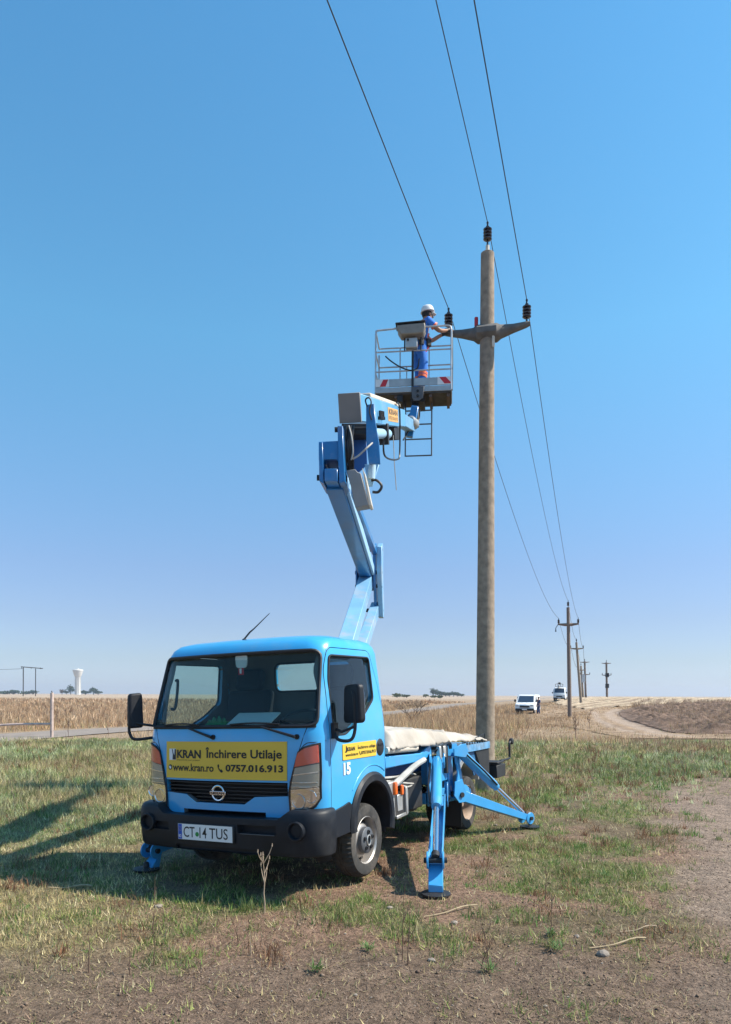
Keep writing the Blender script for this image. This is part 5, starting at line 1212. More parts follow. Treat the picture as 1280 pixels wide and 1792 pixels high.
# ------------------------------------------------------------------ poles
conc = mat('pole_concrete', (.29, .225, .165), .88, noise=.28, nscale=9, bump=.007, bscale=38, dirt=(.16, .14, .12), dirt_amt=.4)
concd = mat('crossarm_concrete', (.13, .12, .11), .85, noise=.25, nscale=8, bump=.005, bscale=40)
poled = mat('old_pole', (.20, .15, .12), .85, noise=.2)
def insulator(p, parent, sc=1.0, lean=(0, 0, 1)):
    R = V((0, 0, 1)).rotation_difference(V(lean).normalized()).to_matrix()
    pr = [(.018, -.10), (.018, 0), (.05, .005)]
    z = .01
    for k in range(4): pr += [(.052, z), (.075, z + .012), (.078, z + .028), (.060, z + .040), (.040, z + .048)]; z += .056
    pr += [(.03, z), (.032, z + .02), (.018, z + .035), (.016, z + .075), (.022, z + .08), (.020, z + .10), (.001, z + .105)]
    o = MB().lathe([(r * sc, h * sc) for r, h in pr], p, 'Z', 20, R=R).build('insulator', M['porcelain'], parent)
    top = V(p) + R @ V((0, 0, (z + .09) * sc)); return top
def pole(base, top, rb, rt, arm_h, armdir, armlen, label, m=conc, detail=True, group=None, double=False, drop=True):
    b = V(base); t = V(top); root = empty('power_pole', b); tag(root, label, 'power pole', group)
    L = t - b; n = 26 if detail else 10; prof = 24 if detail else 6
    loc = [V((0, 0, -.4))] + [L * (k / prof) for k in range(prof + 1)]
    MB().tube(loc, [rb + (rt - rb) * k / (prof + 1) for k in range(prof + 2)], n).build('shaft', m, root, .01 if detail else 0)
    a = V((armdir[0], armdir[1], 0)).normalized(); f = V((-a.y, a.x, 0)); c = L * (arm_h / L.z)
    tops = []
    hs = [arm_h] if not double else [arm_h, L.z - .25]
    for hh in hs:
        c = L * (hh / L.z)
        if detail:
            # cast arm: deep round the shaft, thin at the tips, tips turned up a little
            st = [(-.745, .075, .05, .05), (-.68, .10, .055, .045), (-.45, .14, .07, .01), (-.24, .21, .10, -.02), (-.17, .27, .20, -.03), (.17, .27, .20, -.03), (.24, .23, .10, -.02), (.45, .15, .07, .015), (.68, .10, .055, .06), (.745, .07, .045, .075)]
            mb = MB(); vs = []
            for s, h, w, up in st:
                for q in range(10):
                    an = 2 * pi * q / 10 + pi / 10; vs.append(c + a * (s * armlen / 1.49) + f * (w * 1.0 * cos(an)) + V((0, 0, up + h / 2 * sin(an) * 1.1)))
            mb.add(vs, [(i * 10 + k, i * 10 + (k + 1) % 10, (i + 1) * 10 + (k + 1) % 10, (i + 1) * 10 + k) for i in range(len(st) - 1) for k in range(10)] + [tuple(range(10)), tuple(range(90, 100))])
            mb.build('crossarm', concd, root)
        else:
            w = armlen / 2
            MB().tube([c - a * w + V((0, 0, .05)), c - a * w * .3, c + a * w * .3, c + a * w + V((0, 0, .05))], [.06, .12, .12, .06], 6).build('crossarm', m, root)
    c = L * (arm_h / L.z)
    for sgn in (-1, 1):
        q = c + a * sgn * (armlen / 2 - .06) + V((0, 0, .17 if detail else .12))
        tp = insulator(q, root, 1.0 if detail else 1.25); tops.append(b + tp)
    if detail: MB().tube([L + V((0, 0, -.05)), L + V((0, 0, .13))], .035, 10).build('pin_cap', M['cream'], root)
    tp = insulator(L + V((0, 0, .22 if detail else .12)), root, 1.0 if detail else 1.3); tops.insert(1, b + tp)
    if not detail and drop:
        q = c - a * (armlen / 2 - .06)
        MB().tube([q + V((0, 0, .1)), q + V((-.22, 0, -.25)), q + V((-.22, 0, -.55))], [.03, .03, .06], 5).build('disconnector', M['porcelain'], root)
    return root, tops
LD = V((.294, .956, 0)); AD = (.956, -.294)
P1b = V((2.14, 13.2, -.02)); P1t = at(853.5, 443, 13.2)
pole1, T1 = pole(P1b, P1t, .175, .118, 8.20, (.97, -.22), 1.50, 'tall round concrete pole with a crossarm standing right behind the truck')
# red fitting and small plate on pole 1
a = V((.97, -.22, 0)).normalized(); q = V((0, 0, 8.20)) - a * .19
MB().lathe([(.03, .12), (.034, .13), (.034, .27), (.03, .28)], q, 'Z', 14).build('red_marker', M['red'], pole1)
MB().box(V((.09, -.14, 7.98)), (.05, .03, .22)).build('pale_patch', M['cream'], pole1, .008)
P2b = at(997.5, 1273, 58); P2t = at(994.5, 1063, 58)
zb = zg(P2b.x, P2b.y)
pole2, T2 = pole((P2b.x, P2b.y, zb), P2t, .175, .125, P2t.z - zb - 1.35, AD, 1.6, 'brown pole with a crossarm, first one beyond the tall pole', poled, False)
P3t = at(1009, 1124, 103); x3 = P3t.x + .3
pole3, T3 = pole((x3 + .4, 103, zg(x3, 103)), P3t, .21, .15, P3t.z - zg(x3, 103) - .9, AD, 1.8, 'grey concrete pole with a crossarm, second beyond the tall pole', conc, False)
P4t = at(1017, 1165, 150)
pole4, T4 = pole((P4t.x + .5, 150, zg(P4t.x, 150)), P4t, .24, .18, P4t.z - zg(P4t.x, 150) - .9, AD, 1.6, 'thin distant pole just right of the grey concrete pole, the shorter of two', conc, False, drop=False)
P5t = at(1023.5, 1157, 165)
pole5, T5 = pole((P5t.x + .3, 165, zg(P5t.x, 165)), P5t, .25, .20, P5t.z - zg(P5t.x, 165) - 3.0, AD, 2.1, 'brown distant pole with two crossarms standing behind the thin one', poled, False, double=True, drop=False)
P6t = at(1061.5, 1159, 165)
pole6, T6 = pole((P6t.x + .2, 165, zg(P6t.x, 165) - .5), P6t, .27, .21, P6t.z - zg(P6t.x, 165) - 2.4, AD, 2.0, 'distant pole with two crossarms standing alone on the rise', poled, False, double=True, drop=False)
for h in (3.2, 5.6): MB().box((-.1, -.3, h), (.7, .5, .9)).build('switch_box', M['under'], pole6)
MB().box((-.1, -.3, 4.0), (.6, .5, 1.6)).build('switch_box', M['galv'], pole4)
# ---- conductors: previous pole stands 47 m behind the viewer
names = ['left conductor, tied to the insulator the worker reaches for', 'middle conductor, carried over the head of the tall pole', 'right conductor, tied to the far tip of the crossarm']
for k in range(3):
    t0 = T1[k] - LD * 46.9 + V((0, 0, -.1)); pts = []
    for A_, B_, sag, nn in ((t0, T1[k], (.32, .30, .30)[k], 40), (T1[k], T2[k], 1.0, 30), (T2[k], T3[k], .9, 14), (T3[k], T4[k], .8, 8)):
        for i in range(nn):
            t = i / nn; p = A_.lerp(B_, t); p.z -= 4 * sag * t * (1 - t); pts.append(p)
    pts.append(T4[k])
    rad = [max(.0075, .00022 * p.y) for p in pts]
    tag(MB().tube(pts, rad, 6).build('overhead_wire', M['wire']), names[k], 'power line', 'wires strung between the poles')
# ties over the insulators of pole 1
for k in range(3):
    for e in (-1, 1):
        pass

# ------------------------------------------------------------------ people
def person(label, base, face, pose, clothes, scale=1.0, helmet=True):
    """face: heading in degrees (0 = +X); pose: dict of joints in metres, x forward, y left, z up"""
    J = pose; root = empty('person', base, radians(face)); root.scale = (scale,) * 3; tag(root, label, 'person')
    def chain(names, rs, sub=2):
        v = [J[n] for n in names]; return v, rs
    # one continuous body
    N_ = ['pelvis', 'waist', 'chest', 'neck', 'head0', 'head1', 'shL', 'elL', 'wrL', 'shR', 'elR', 'wrR', 'hipL', 'knL', 'anL', 'toeL', 'hipR', 'knR', 'anR', 'toeR', 'plL', 'plR']
    E_ = [('pelvis', 'waist'), ('waist', 'chest'), ('chest', 'neck'), ('neck', 'head0'), ('head0', 'head1'), ('chest', 'shL'), ('shL', 'elL'), ('elL', 'wrL'), ('wrL', 'plL'), ('chest', 'shR'), ('shR', 'elR'), ('elR', 'wrR'), ('wrR', 'plR'),
          ('pelvis', 'hipL'), ('hipL', 'knL'), ('knL', 'anL'), ('anL', 'toeL'), ('pelvis', 'hipR'), ('hipR', 'knR'), ('knR', 'anR'), ('anR', 'toeR')]
    r = dict(pelvis=(.13, .11), waist=(.125, .10), chest=(.15, .115), neck=(.055, .055), head0=(.075, .085), head1=(.075, .09), shL=.062, elL=.043, wrL=.03, shR=.062, elR=.043, wrR=.03, plL=(.035, .02), plR=(.035, .02),
             hipL=.088, knL=.06, anL=.042, toeL=.035, hipR=.088, knR=.06, anR=.042, toeR=.035)
    vs = [J[n] for n in N_]; es = [(N_.index(a), N_.index(b)) for a, b in E_]; rs = [r[n] for n in N_]
    # fingers rooted in the palm
    for sd in 'LR':
        w = V(J['wr' + sd]); p = V(J['pl' + sd]); d = (p - w).normalized(); sidev = d.cross(V((0, 0, 1))).normalized(); dn = sidev.cross(d)
        for q in range(4):
            b0 = p + sidev * (q - 1.5) * .019; ln = (.062, .072, .068, .052)[q]
            i0 = len(vs); vs += [tuple(b0 + d * .02), tuple(b0 + d * (.02 + ln * .55) - dn * .008), tuple(b0 + d * (.02 + ln * .85) - dn * .030)]
            rs += [.0095, .0085, .0075]; es += [(N_.index('pl' + sd), i0), (i0, i0 + 1), (i0 + 1, i0 + 2)]
        sgn = 1 if sd == 'L' else -1
        i0 = len(vs); b0 = w.lerp(p, .5) - sidev * .035 * sgn; vs += [tuple(b0), tuple(b0 + d * .04 - sidev * .022 * sgn), tuple(b0 + d * .065 - sidev * .022 * sgn - dn * .01)]
        rs += [.012, .010, .009]; es += [(N_.index('wr' + sd), i0), (i0, i0 + 1), (i0 + 1, i0 + 2)]
    me = skin_mesh(vs, es, rs, 0, 2); me.materials.clear(); me.materials.append(M['skin']); body = link('body', me, root)
    hd = V(J['head1']); hf = V(J['face']).normalized(); hl = V((0, 0, 1)).cross(hf).normalized()
    # face: nose, ears, eyes, mouth
    c = V(J['head0']).lerp(hd, .5)
    MB().tube([c + hf * .083 + V((0, 0, .03)), c + hf * .105 + V((0, 0, -.005)), c + hf * .085 + V((0, 0, -.018))], [.008, .014, .008], 8).build('nose', M['skin'], root)
    for s_ in (-1, 1):
        MB().lathe([(.002, -.006), (.022, -.004), (.026, .004), (.012, .006)], c + hl * .082 * s_ + V((0, 0, .0)), 'Y', 12).build('ear', M['skin'], root)
        MB().lathe([(.001, -.004), (.010, 0), (.001, .004)], c + hf * .082 + hl * .030 * s_ + V((0, 0, .028)), 'X', 10).build('eye', M['ink'], root)
    MB().box(c + hf * .082 + V((0, 0, -.042)), (.01, .04, .008)).build('mouth', mat('lips', (.25, .08, .06), .5), root)
    if clothes.get('gloves'):
        for sd in 'LR':
            a_ = V(J['sh' + sd]).lerp(V(J['el' + sd]), .5); b_ = V(J['sh' + sd]).lerp(V(J['el' + sd]), .62); MB().tube([a_, b_], .072, 16).build('sleeve_band', M['hivis'], root)
        for sd in 'LR':
            w = V(J['wr' + sd]); p = V(J['pl' + sd]); d = (p - w).normalized(); MB().tube([w - d * .03, w + d * .02, p, p + d * .03], [.040, .042, .046, .030], 12).build('glove', M['black'], root)
    # clothes: torso with short sleeves, trousers
    def cloth(name, ns, es2, rs2, m, root_i=0):
        me = skin_mesh([tuple(n) for n in ns], es2, rs2, root_i, 2); me.materials.clear(); me.materials.append(m); return link(name, me, root)
    L_ = lambda a, b, t: tuple(V(J[a]).lerp(V(J[b]), t))
    cloth('shirt', [J['pelvis'], J['waist'], J['chest'], L_('chest', 'neck', .55), J['shL'], L_('shL', 'elL', clothes['sleeve']), J['shR'], L_('shR', 'elR', clothes['sleeve'])],
          [(0, 1), (1, 2), (2, 3), (2, 4), (4, 5), (2, 6), (6, 7)], [(.15, .125), (.145, .12), (.168, .135), (.08, .075), .08, .066, .08, .066], M[clothes['shirt']])
    cloth('trousers', [J['pelvis'], J['waist'], J['hipL'], J['knL'], L_('knL', 'anL', .93), J['hipR'], J['knR'], L_('knR', 'anR', .93)],
          [(0, 1), (0, 2), (2, 3), (3, 4), (0, 5), (5, 6), (6, 7)], [(.162, .14), (.15, .125), .108, .085, .078, .108, .085, .078], M[clothes['trousers']])
    for sd in 'LR':
        cloth('boot', [L_('knL' if sd == 'L' else 'knR', 'an' + sd, .85), J['an' + sd], J['toe' + sd]], [(0, 1), (1, 2)], [.055, .056, .045], M['boot'], 1)
        if clothes.get('band'):
            for t in (.22, .36):
                p = V(L_('kn' + sd, 'an' + sd, t)); d = (V(J['an' + sd]) - V(J['kn' + sd])).normalized() * .022
                MB().tube([p - d, p + d], .083, 18).build('reflective_band', M['hivis'], root)
    if clothes.get('belt'):
        w = V(J['waist']) + V((0, 0, -.05)); MB().tube([w - V((0, 0, .03)), w + V((0, 0, .03))], .165, 20).build('belt', M['clothd'], root)
        for dx, dy in ((-.05, -.17), (.1, -.16), (-.15, .1)): MB().box(w + V((dx, dy, -.06)), (.09, .06, .14)).build('tool_pouch', M['boot'], root, .015, 2)
        MB().tube([J['chest'] + (0,) if False else V(J['chest']) + V((-.14, .07, .05)), w + V((-.14, -.08, 0)), w + V((.02, -.18, -.25)), w + V((.16, -.12, .05))], .012, 6).build('safety_strap', M['red'], root)
    # hair and helmet
    if helmet:
        MB().lathe([(.070, -.055), (.088, -.02), (.092, .03), (.085, .06), (.04, .08), (.002, .085)], c - hf * .022 + V((0, 0, .01)), 'Z', 20).build('hair', M['hair'], root)
        hz = c + V((0, 0, .052)) - hf * .005
        up = (V((0, 0, 1)) - hf * .10).normalized(); R = V((0, 0, 1)).rotation_difference(up).to_matrix()
        hm = MB().lathe([(.112, 0), (.128, .0), (.130, .006), (.118, .012), (.118, .045), (.108, .080), (.085, .108), (.05, .124), (.002, .129)], hz, 'Z', 28, R=R).build('helmet', M['white'], root)
        MB().prism([(.09, -.07), (.155, -.045), (.165, 0), (.155, .045), (.09, .07)], lambda a, b, t: hz + hf * a + hl * b + up * t, -.004, .006).build('peak', M['white'], hm, .003)
        MB().tube([hz + hf * .02 * k + up * (.132 - .018 * abs(k - 0) * .6) for k in (-4, -2, 0, 2, 4)], .012, 6).build('ridge', M['white'], hm)
    else:
        MB().lathe([(.085, -.03), (.098, .0), (.098, .05), (.08, .085), (.04, .105), (.002, .108)], c + V((0, 0, .02)) - hf * .012, 'Z', 20).build('hair', M['hair'], root)
    return root
WORK = dict(pelvis=(-.02, 0, .92), waist=(-.01, 0, 1.06), chest=(.05, 0, 1.28), neck=(.10, 0, 1.42), head0=(.13, 0, 1.49), head1=(.155, 0, 1.565), face=(1, 0, -.12),
            shL=(.09, .19, 1.34), elL=(.30, .20, 1.17), wrL=(.50, .10, 1.30), plL=(.575, .07, 1.33), shR=(.06, -.19, 1.34), elR=(.26, -.24, 1.16), wrR=(.46, -.12, 1.25), plR=(.535, -.10, 1.28),
            hipL=(-.02, .10, .87), knL=(.03, .12, .48), anL=(-.03, .13, .08), toeL=(.13, .15, .035), hipR=(-.02, -.10, .87), knR=(.01, -.12, .48), anR=(-.06, -.13, .08), toeR=(.10, -.15, .035))
wp = at(736, 690, 12.98); wz = bz + .05
person('worker in blue overalls and white helmet standing in the raised basket', (wp.x, wp.y, wz), 20, WORK, dict(shirt='cloth', trousers='cloth', sleeve=.62, gloves=True, band=True, belt=True), .965)
STAND = dict(pelvis=(0, 0, .95), waist=(0, 0, 1.1), chest=(0, 0, 1.34), neck=(.01, 0, 1.50), head0=(.02, 0, 1.57), head1=(.03, 0, 1.66), face=(1, 0, 0),
             shL=(0, .19, 1.40), elL=(.0, .25, 1.12), wrL=(.12, .22, .90), plL=(.17, .20, .84), shR=(0, -.19, 1.40), elR=(-.02, -.25, 1.12), wrR=(.08, -.24, .88), plR=(.11, -.24, .80),
             hipL=(0, .10, .90), knL=(.03, .12, .49), anL=(-.02, .13, .08), toeL=(.14, .15, .035), hipR=(0, -.10, .90), knR=(.06, -.11, .49), anR=(.03, -.12, .08), toeR=(.19, -.13, .035))
q = at(943, 1240, 74)
person('person in dark blue work clothes standing beside the white van', (q.x, q.y, zg(q.x, q.y)), 200, STAND, dict(shirt='clothd', trousers='clothd', sleeve=.95), 1.0, helmet=False)

# ------------------------------------------------------------------ white vans in the distance
def van(name, cat, label, base, heading, kind):
    root = empty(name, base, radians(heading)); tag(root, label, cat)         # front looks along -Y of the vehicle
    # side outline (y, z) from the nose back
    if kind == 'van': out = [(0, .45), (0, .85), (.10, 1.05), (.75, 1.22), (1.55, 1.95), (1.8, 2.05), (5.1, 2.05), (5.2, 1.9), (5.2, .45)]
    else: out = [(0, .45), (0, 1.15), (.12, 1.35), (.55, 2.15), (.75, 2.28), (1.9, 2.28), (2.0, 2.1), (2.0, .45)]
    mb = MB(); n = len(out); W_ = .98
    sect = [(-W_, .0), (-W_ * .96, .05)]
    for (x, top) in ((-.99, .06), (-.90, .0), (.90, .0), (.99, .06)):
        pass
    vs = []; xs = (-.99, -.90, .90, .99)
    for x in xs:
        ins = .07 if abs(x) > .95 else 0
        for y, z in out:
            taper = 1 - .10 * max(0, (z - 1.1)) ; vs.append((x * taper, y + (ins if y < 2 else -ins), z - (ins * .8 if z > 1.9 else 0)))
    fs = [(i * n + k, i * n + (k + 1) % n, (i + 1) * n + (k + 1) % n, (i + 1) * n + k) for i in range(3) for k in range(n)] + [tuple(range(n)), tuple(range(3 * n, 4 * n))[::-1]]
    mb.add(vs, fs, 0, False); mb.build('body', M['white'], root, .03, 2)
    if kind == 'van': ws = [(.80, 1.27), (1.50, 1.90)]
    else: ws = [(.15, 1.42), (.52, 2.10)]
    (ya, za), (yb, zb_) = ws; nrm = V((0, -(zb_ - za), (yb - ya))).normalized() * .02
    MB().prism([(-.82, 0), (.82, 0), (.74, 1), (-.74, 1)], lambda a, b, t: V((a, ya + (yb - ya) * b, za + (zb_ - za) * b)) + nrm * t, -1, 1).build('windshield', M['carglass'], root, .004)
    for s in (1, -1):
        if kind == 'van': P = [(.95, 1.30), (1.9, 1.30), (1.9, 1.85), (1.52, 1.85)]
        else: P = [(.35, 1.42), (1.2, 1.42), (1.2, 2.05), (.62, 2.05)]
        dr = MB().prism([(P[0][0] - .1, .55), (P[1][0] + .05, .55), (P[2][0] + .05, P[2][1] + .05), (P[3][0] - .02, P[3][1] + .05), (P[0][0] - .1, P[0][1])], YZ, s * .97, s * .992).build('door', M['white'], root, .01)
        MB().prism(P, YZ, s * .99 * .96, s * .998).build('side_window', M['carglass'], dr)
        MB().box((s * 1.0, P[1][0] - .08, 1.1), (.02, .12, .03)).build('handle', M['dark'], dr)
        mr = MB().box((s * 1.12, P[0][0] + .05, 1.42), (.20, .09, .26)).build('mirror', M['black'], root, .03, 2)
        MB().box((s * .74, -.01 + (.05 if kind == 'van' else 0), .92), (.34, .10, .20)).build('headlight', M['galv'], root, .04, 2)
        MB().box((s * .80, -.03, .56), (.16, .05, .10)).build('fog_light', M['galv'], root)
        for y in (.9, 4.1 if kind == 'van' else 3.9):
            t = tyre(.34, .2).build('wheel', M['tyre'], root); t.location = (s * .86, y, .34)
            MB().lathe([(.20, .10), (.19, .05), (.06, .07), (.001, .08)], (0, 0, 0), 'X', 16, R=Matrix.Rotation(0 if s > 0 else pi, 3, 'Z')).build('rim', M['galv'], t)
    MB().box((0, -.04, .82), (1.0, .06, .20)).build('grille', M['black'], root, .02)
    MB().box((0, -.05, .50), (1.9, .14, .24)).build('bumper', M['plastic'], root, .05, 2)
    MB().box((0, -.125, .52), (.5, .02, .11)).build('licence_plate', M['inkw'], root)
    MB().tube([(-.4, ya - .03, za), (.1, ya + .08, za + .12)], .012, 5).build('wiper', M['black'], root)
    if kind == 'lift':
        MB().box((0, 3.4, .78), (1.8, 3.0, .10)).build('flatbed', M['galv'], root)
        MB().beam((0, 3.6, .8), (0, 3.6, 1.6), .4, .4, (1, 0, 0)).beam((-.1, 3.6, 1.6), (-.1, .2, 2.55), .22, .26).build('folded_boom', M['white'], root, .02)
        bs = MB().box((-.05, .35, 2.45), (1.2, .6, .06)).build('basket', M['dark'], root)
        for a in (-.65, -.2, .2, .55): MB().tube([(a, .05, 2.45), (a + rnd.uniform(-.1, .1), .05, 2.85)], .035, 6).build('post', M['dark'], bs)
        MB().tube([(-.65, .05, 2.80), (.0, .05, 3.02), (.55, .05, 2.80)], .035, 6).build('rail', M['dark'], bs)
        MB().box((.0, .2, 2.95), (.35, .3, .35)).build('console', M['under'], bs, .04)
    return root
q = at(921, 1245, 76); van('van', 'van', 'white van with dark windscreen parked among weeds beyond the pole', (q.x - .15, q.y, zg(q.x, q.y)), -20, 'van')
q = at(979, 1233, 122); van('lift_truck', 'truck', 'small white lift truck with folded basket on its roof, half hidden by weeds', (q.x, q.y, zg(q.x, q.y) + .0), -20, 'lift')

# ------------------------------------------------------------------ far left: water tower, portal mast, post with rail
tw = empty('water_tower', (0, 0, 0)); wt = at(136.5, 1213, 950); tw.location = (wt.x, wt.y, 0)
tag(tw, 'white concrete water tower with a flared top on the horizon', 'water tower')
wc = mat('tower_concrete', (.62, .60, .56), .8, noise=.08, nscale=.2)
MB().lathe([(3.9, -2), (3.6, 2), (3.4, 22.2), (3.6, 22.6)], (0, 0, 0), 'Z', 24).build('shaft', wc, tw)
MB().lathe([(3.6, 22.6), (4.6, 24.5), (6.3, 30.2), (6.6, 30.4), (6.6, 31.8), (6.2, 32.2), (.5, 33)], (0, 0, 0), 'Z', 28).build('tank', wc, tw)
for k in range(8):
    a = 2 * pi * k / 8; MB().box((3.6 * cos(a), 3.6 * sin(a), 11), (.5, .5, 22), Matrix.Rotation(a, 3, 'Z')).build('rib', wc, tw)
MB().lathe([(1.2, 32.9), (1.2, 33.6), (.1, 34)], (0, 0, 0), 'Z', 12).build('vent', wc, tw)
hf = empty('portal_mast', (0, 0, 0)); b0 = at(41, 1212, 400); hf.location = (b0.x, b0.y, 0)
tag(hf, 'two legged power mast with a flat crossbeam near the left edge', 'power mast')
MB().tube([(0, 0, -1), (0, 0, 15.6)], .28, 8).build('leg', M['under'], hf); MB().tube([(4.0, 6, -1), (4.0, 6, 15.2)], .24, 8).build('leg', M['under'], hf)
MB().beam((-.8, -1, 15.9), (7.0, 8, 15.3), .35, .45).build('crossbeam', M['under'], hf)
for k in range(3): MB().tube([(-.5 + k * 3.4, -.8 + 3.8 * k, 15.8), (-.5 + k * 3.4, -.8 + 3.8 * k, 14.9)], .16, 6).build('insulator', M['porcelain'], hf)
pts = [V((b0.x, b0.y, 14.9)) + V((-60, -8, 0)) * t + V((0, 0, -10 * t * (1 - t) * .35)) for t in np.linspace(0, 1, 16)]
tag(MB().tube(pts, .09, 5).build('overhead_wire', M['wire']), 'thin wire leaving the two legged mast towards the left edge', 'power line')
pb = V((-12.0, 28.3, 0)); pr_ = empty('gate_post', (pb.x, pb.y, zg(pb.x, pb.y)))
tag(pr_, 'pale upright post joined to a low horizontal rail beside the road', 'post')
pk = mat('faded_post_paint', (.50, .38, .33), .8, noise=.25, nscale=6)
MB().tube([(0, 0, -.2), (0, 0, 1.72)], .06, 12).build('post', pk, pr_, .004)
MB().tube([(-.05, 0, .52), (-1.4, .1, .50), (-3.4, .2, .38)], .045, 10).build('rail', pk, pr_)
MB().tube([(-3.3, .2, -.2), (-3.3, .2, .45)], .05, 10).build('post', pk, pr_)
MB().tube([(.03, 0, 1.70), (-.03, .02, 1.78)], .02, 6).build('cap', M['dark'], pr_)

# ------------------------------------------------------------------ trees
leafm = mat('foliage', (.05, .08, .03), .8, attr='bcol', trans=.2, spec=.2); barkm = mat('bark', (.10, .075, .055), .9, noise=.3)
def crown(name, c, rx, rz, n, size, cols, parent, flatb=.0):
    r = np.random.default_rng(int(abs(c[0]) * 7 + c[2] * 13 + n))
    lob = r.normal(0, .5, (9, 3)); lob /= np.maximum(np.linalg.norm(lob, axis=1), .6)[:, None]; lob *= r.uniform(.2, .75, (9, 1))
    k = r.integers(0, 9, n); p = lob[k] + r.normal(0, .24, (n, 3)); p[:, 2] = np.maximum(p[:, 2], -.8)
    P = np.array(c) + p * np.array([rx, rx, rz]); A = r.normal(0, 1, (n, 3)); A /= np.linalg.norm(A, axis=1)[:, None]; B = np.cross(A, r.normal(0, 1, (n, 3))); B /= np.linalg.norm(B, axis=1)[:, None]
    s = size * r.uniform(.5, 1.3, (n, 1)); co = np.stack([P - A * s - B * s * .6, P + A * s - B * s * .5, P + A * s * .6 + B * s, P - A * s * .7 + B * s * .7], 1)
    me = bpy.data.meshes.new(name); me.from_pydata(co.reshape(-1, 3).tolist(), [], [(4 * i, 4 * i + 1, 4 * i + 2, 4 * i + 3) for i in range(n)])
    cc = np.array(cols)[r.integers(0, len(cols), n)] * r.uniform(.6, 1.35, (n, 1)); ca = np.ones((n, 4, 4)); ca[:, :, :3] = cc[:, None, :]
    me.color_attributes.new('bcol', 'FLOAT_COLOR', 'POINT').data.foreach_set('color', ca.ravel()); me.materials.append(leafm); return link(name, me, parent)
DG = [(.04, .075, .03), (.055, .095, .035), (.03, .06, .03)]; OG = [(.10, .12, .05), (.07, .09, .04)]
def tree(px, Y, w, h, label, cols=DG, group=None):
    g = at(px, HY, Y); z0 = 0 if Y > 200 else zg(g.x, Y)
    h *= .72; w *= .85; root = empty('tree', (g.x, Y, z0)); tag(root, label, 'tree', group)
    tr = MB().tube([(0, 0, -.5), (.1, 0, h * .3), (.05, .1, h * .6), (0, 0, h * .8)], [w * .06, w * .045, w * .03, w * .01], 7)
    for k in range(4):
        a = k * 1.7; tr.tube([(.05, 0, h * (.25 + .1 * k)), (w * .22 * cos(a), w * .22 * sin(a), h * (.45 + .1 * k))], [w * .025, w * .008], 5)
    tr.build('trunk', barkm, root); crown('crown', (0, 0, h * .58), w * .55, h * .42, 420, w * .06, cols, root)
    return root
# clump beside the tall pole, about a kilometre off
for px, w, h, lb in ((758.5, 9, 12, 'tallest rounded tree at the left end of the far clump'), (763, 7, 9, 'second tree from the left in the far clump'), (767, 7, 10.5, 'upright tree third from the left in the far clump'),
                     (773, 9, 7, 'low tree in the left half of the far clump'), (780, 11, 6, 'low spreading tree at the middle of the far clump'), (787, 9, 6.2, 'bushy tree right of the middle of the far clump'),
                     (794, 10, 6.8, 'taller tree in the right half of the far clump'), (801, 10, 6, 'low tree near the right end of the far clump'), (808, 9, 4.6, 'lowest tree closing the far clump on its right')):
    tree(px, 760, w, h, lb, group='trees of the far clump by the pole')
for px, w, h, lb in ((124, 13, 18, 'dark narrow tree just left of the water tower'), (117, 10, 8, 'low bush left of the narrow tree by the water tower'), (150, 18, 8, 'low tree right of the water tower'), (164, 14, 15, 'pointed tree right of the water tower'),
                     (172, 16, 8, 'rounded tree at the right end of the tower row'), (109, 9, 11, 'small reddish tree furthest left of the water tower'), (58, 16, 7, 'dark tree right of the two legged mast'), (24, 22, 7, 'dark tree left of the two legged mast'), (46, 18, 5, 'low dark tree at the foot of the two legged mast'), (8, 24, 5, 'low tree at the left edge of the picture')):
    tree(px, 1000, w, h, lb, DG if px != 109 else [(.14, .08, .05)], 'far trees along the left horizon')
for px, Y, w, h, lb in ((695, 430, 7, 3.6, 'round dark bush nearest to the cab on the far slope'), (712, 420, 6, 2.6, 'small bush second from the cab on the far slope'), (760, 400, 5, 2.2, 'small dark bush on the slope under the far clump'), (745, 470, 6, 3, 'bush on the slope left of the far clump'), (770, 350, 4, 2, 'tiny bush low on the slope by the tall pole')):
    tree(px, Y, w, h, lb, OG, 'bushes on the far slope')
# bare bush behind the deck
g = at(722, 1246, 62); z0 = zg(g.x, 62); bb_ = empty('bare_bush', (g.x, 62, z0)); tag(bb_, 'leafless spreading bush standing in the tan field behind the deck', 'bush')
br = MB(); rr = random.Random(4)
def twig(p, d, L, r, lev):
    q = p + d * L; br.tube([p, p.lerp(q, .5) + V((rr.uniform(-1, 1), rr.uniform(-1, 1), rr.uniform(-.5, 1))) * L * .08, q], [r, r * .8, r * .6], 5)
    if lev > 0:
        for _ in range(3): twig(q, (d + V((rr.uniform(-1, 1), rr.uniform(-1, 1), rr.uniform(-.35, .65))) * .75).normalized(), L * .68, r * .6, lev - 1)
for k in range(5): twig(V((0, 0, 0)), V((cos(k * 1.3) * .75, sin(k * 1.3) * .7, .75)).normalized(), .85, .035, 3)
br.build('branches', barkm, bb_)
crown('twigs', (0, 0, 1.3), 1.7, .9, 500, .035, [(.28, .21, .14), (.2, .15, .1)], bb_)

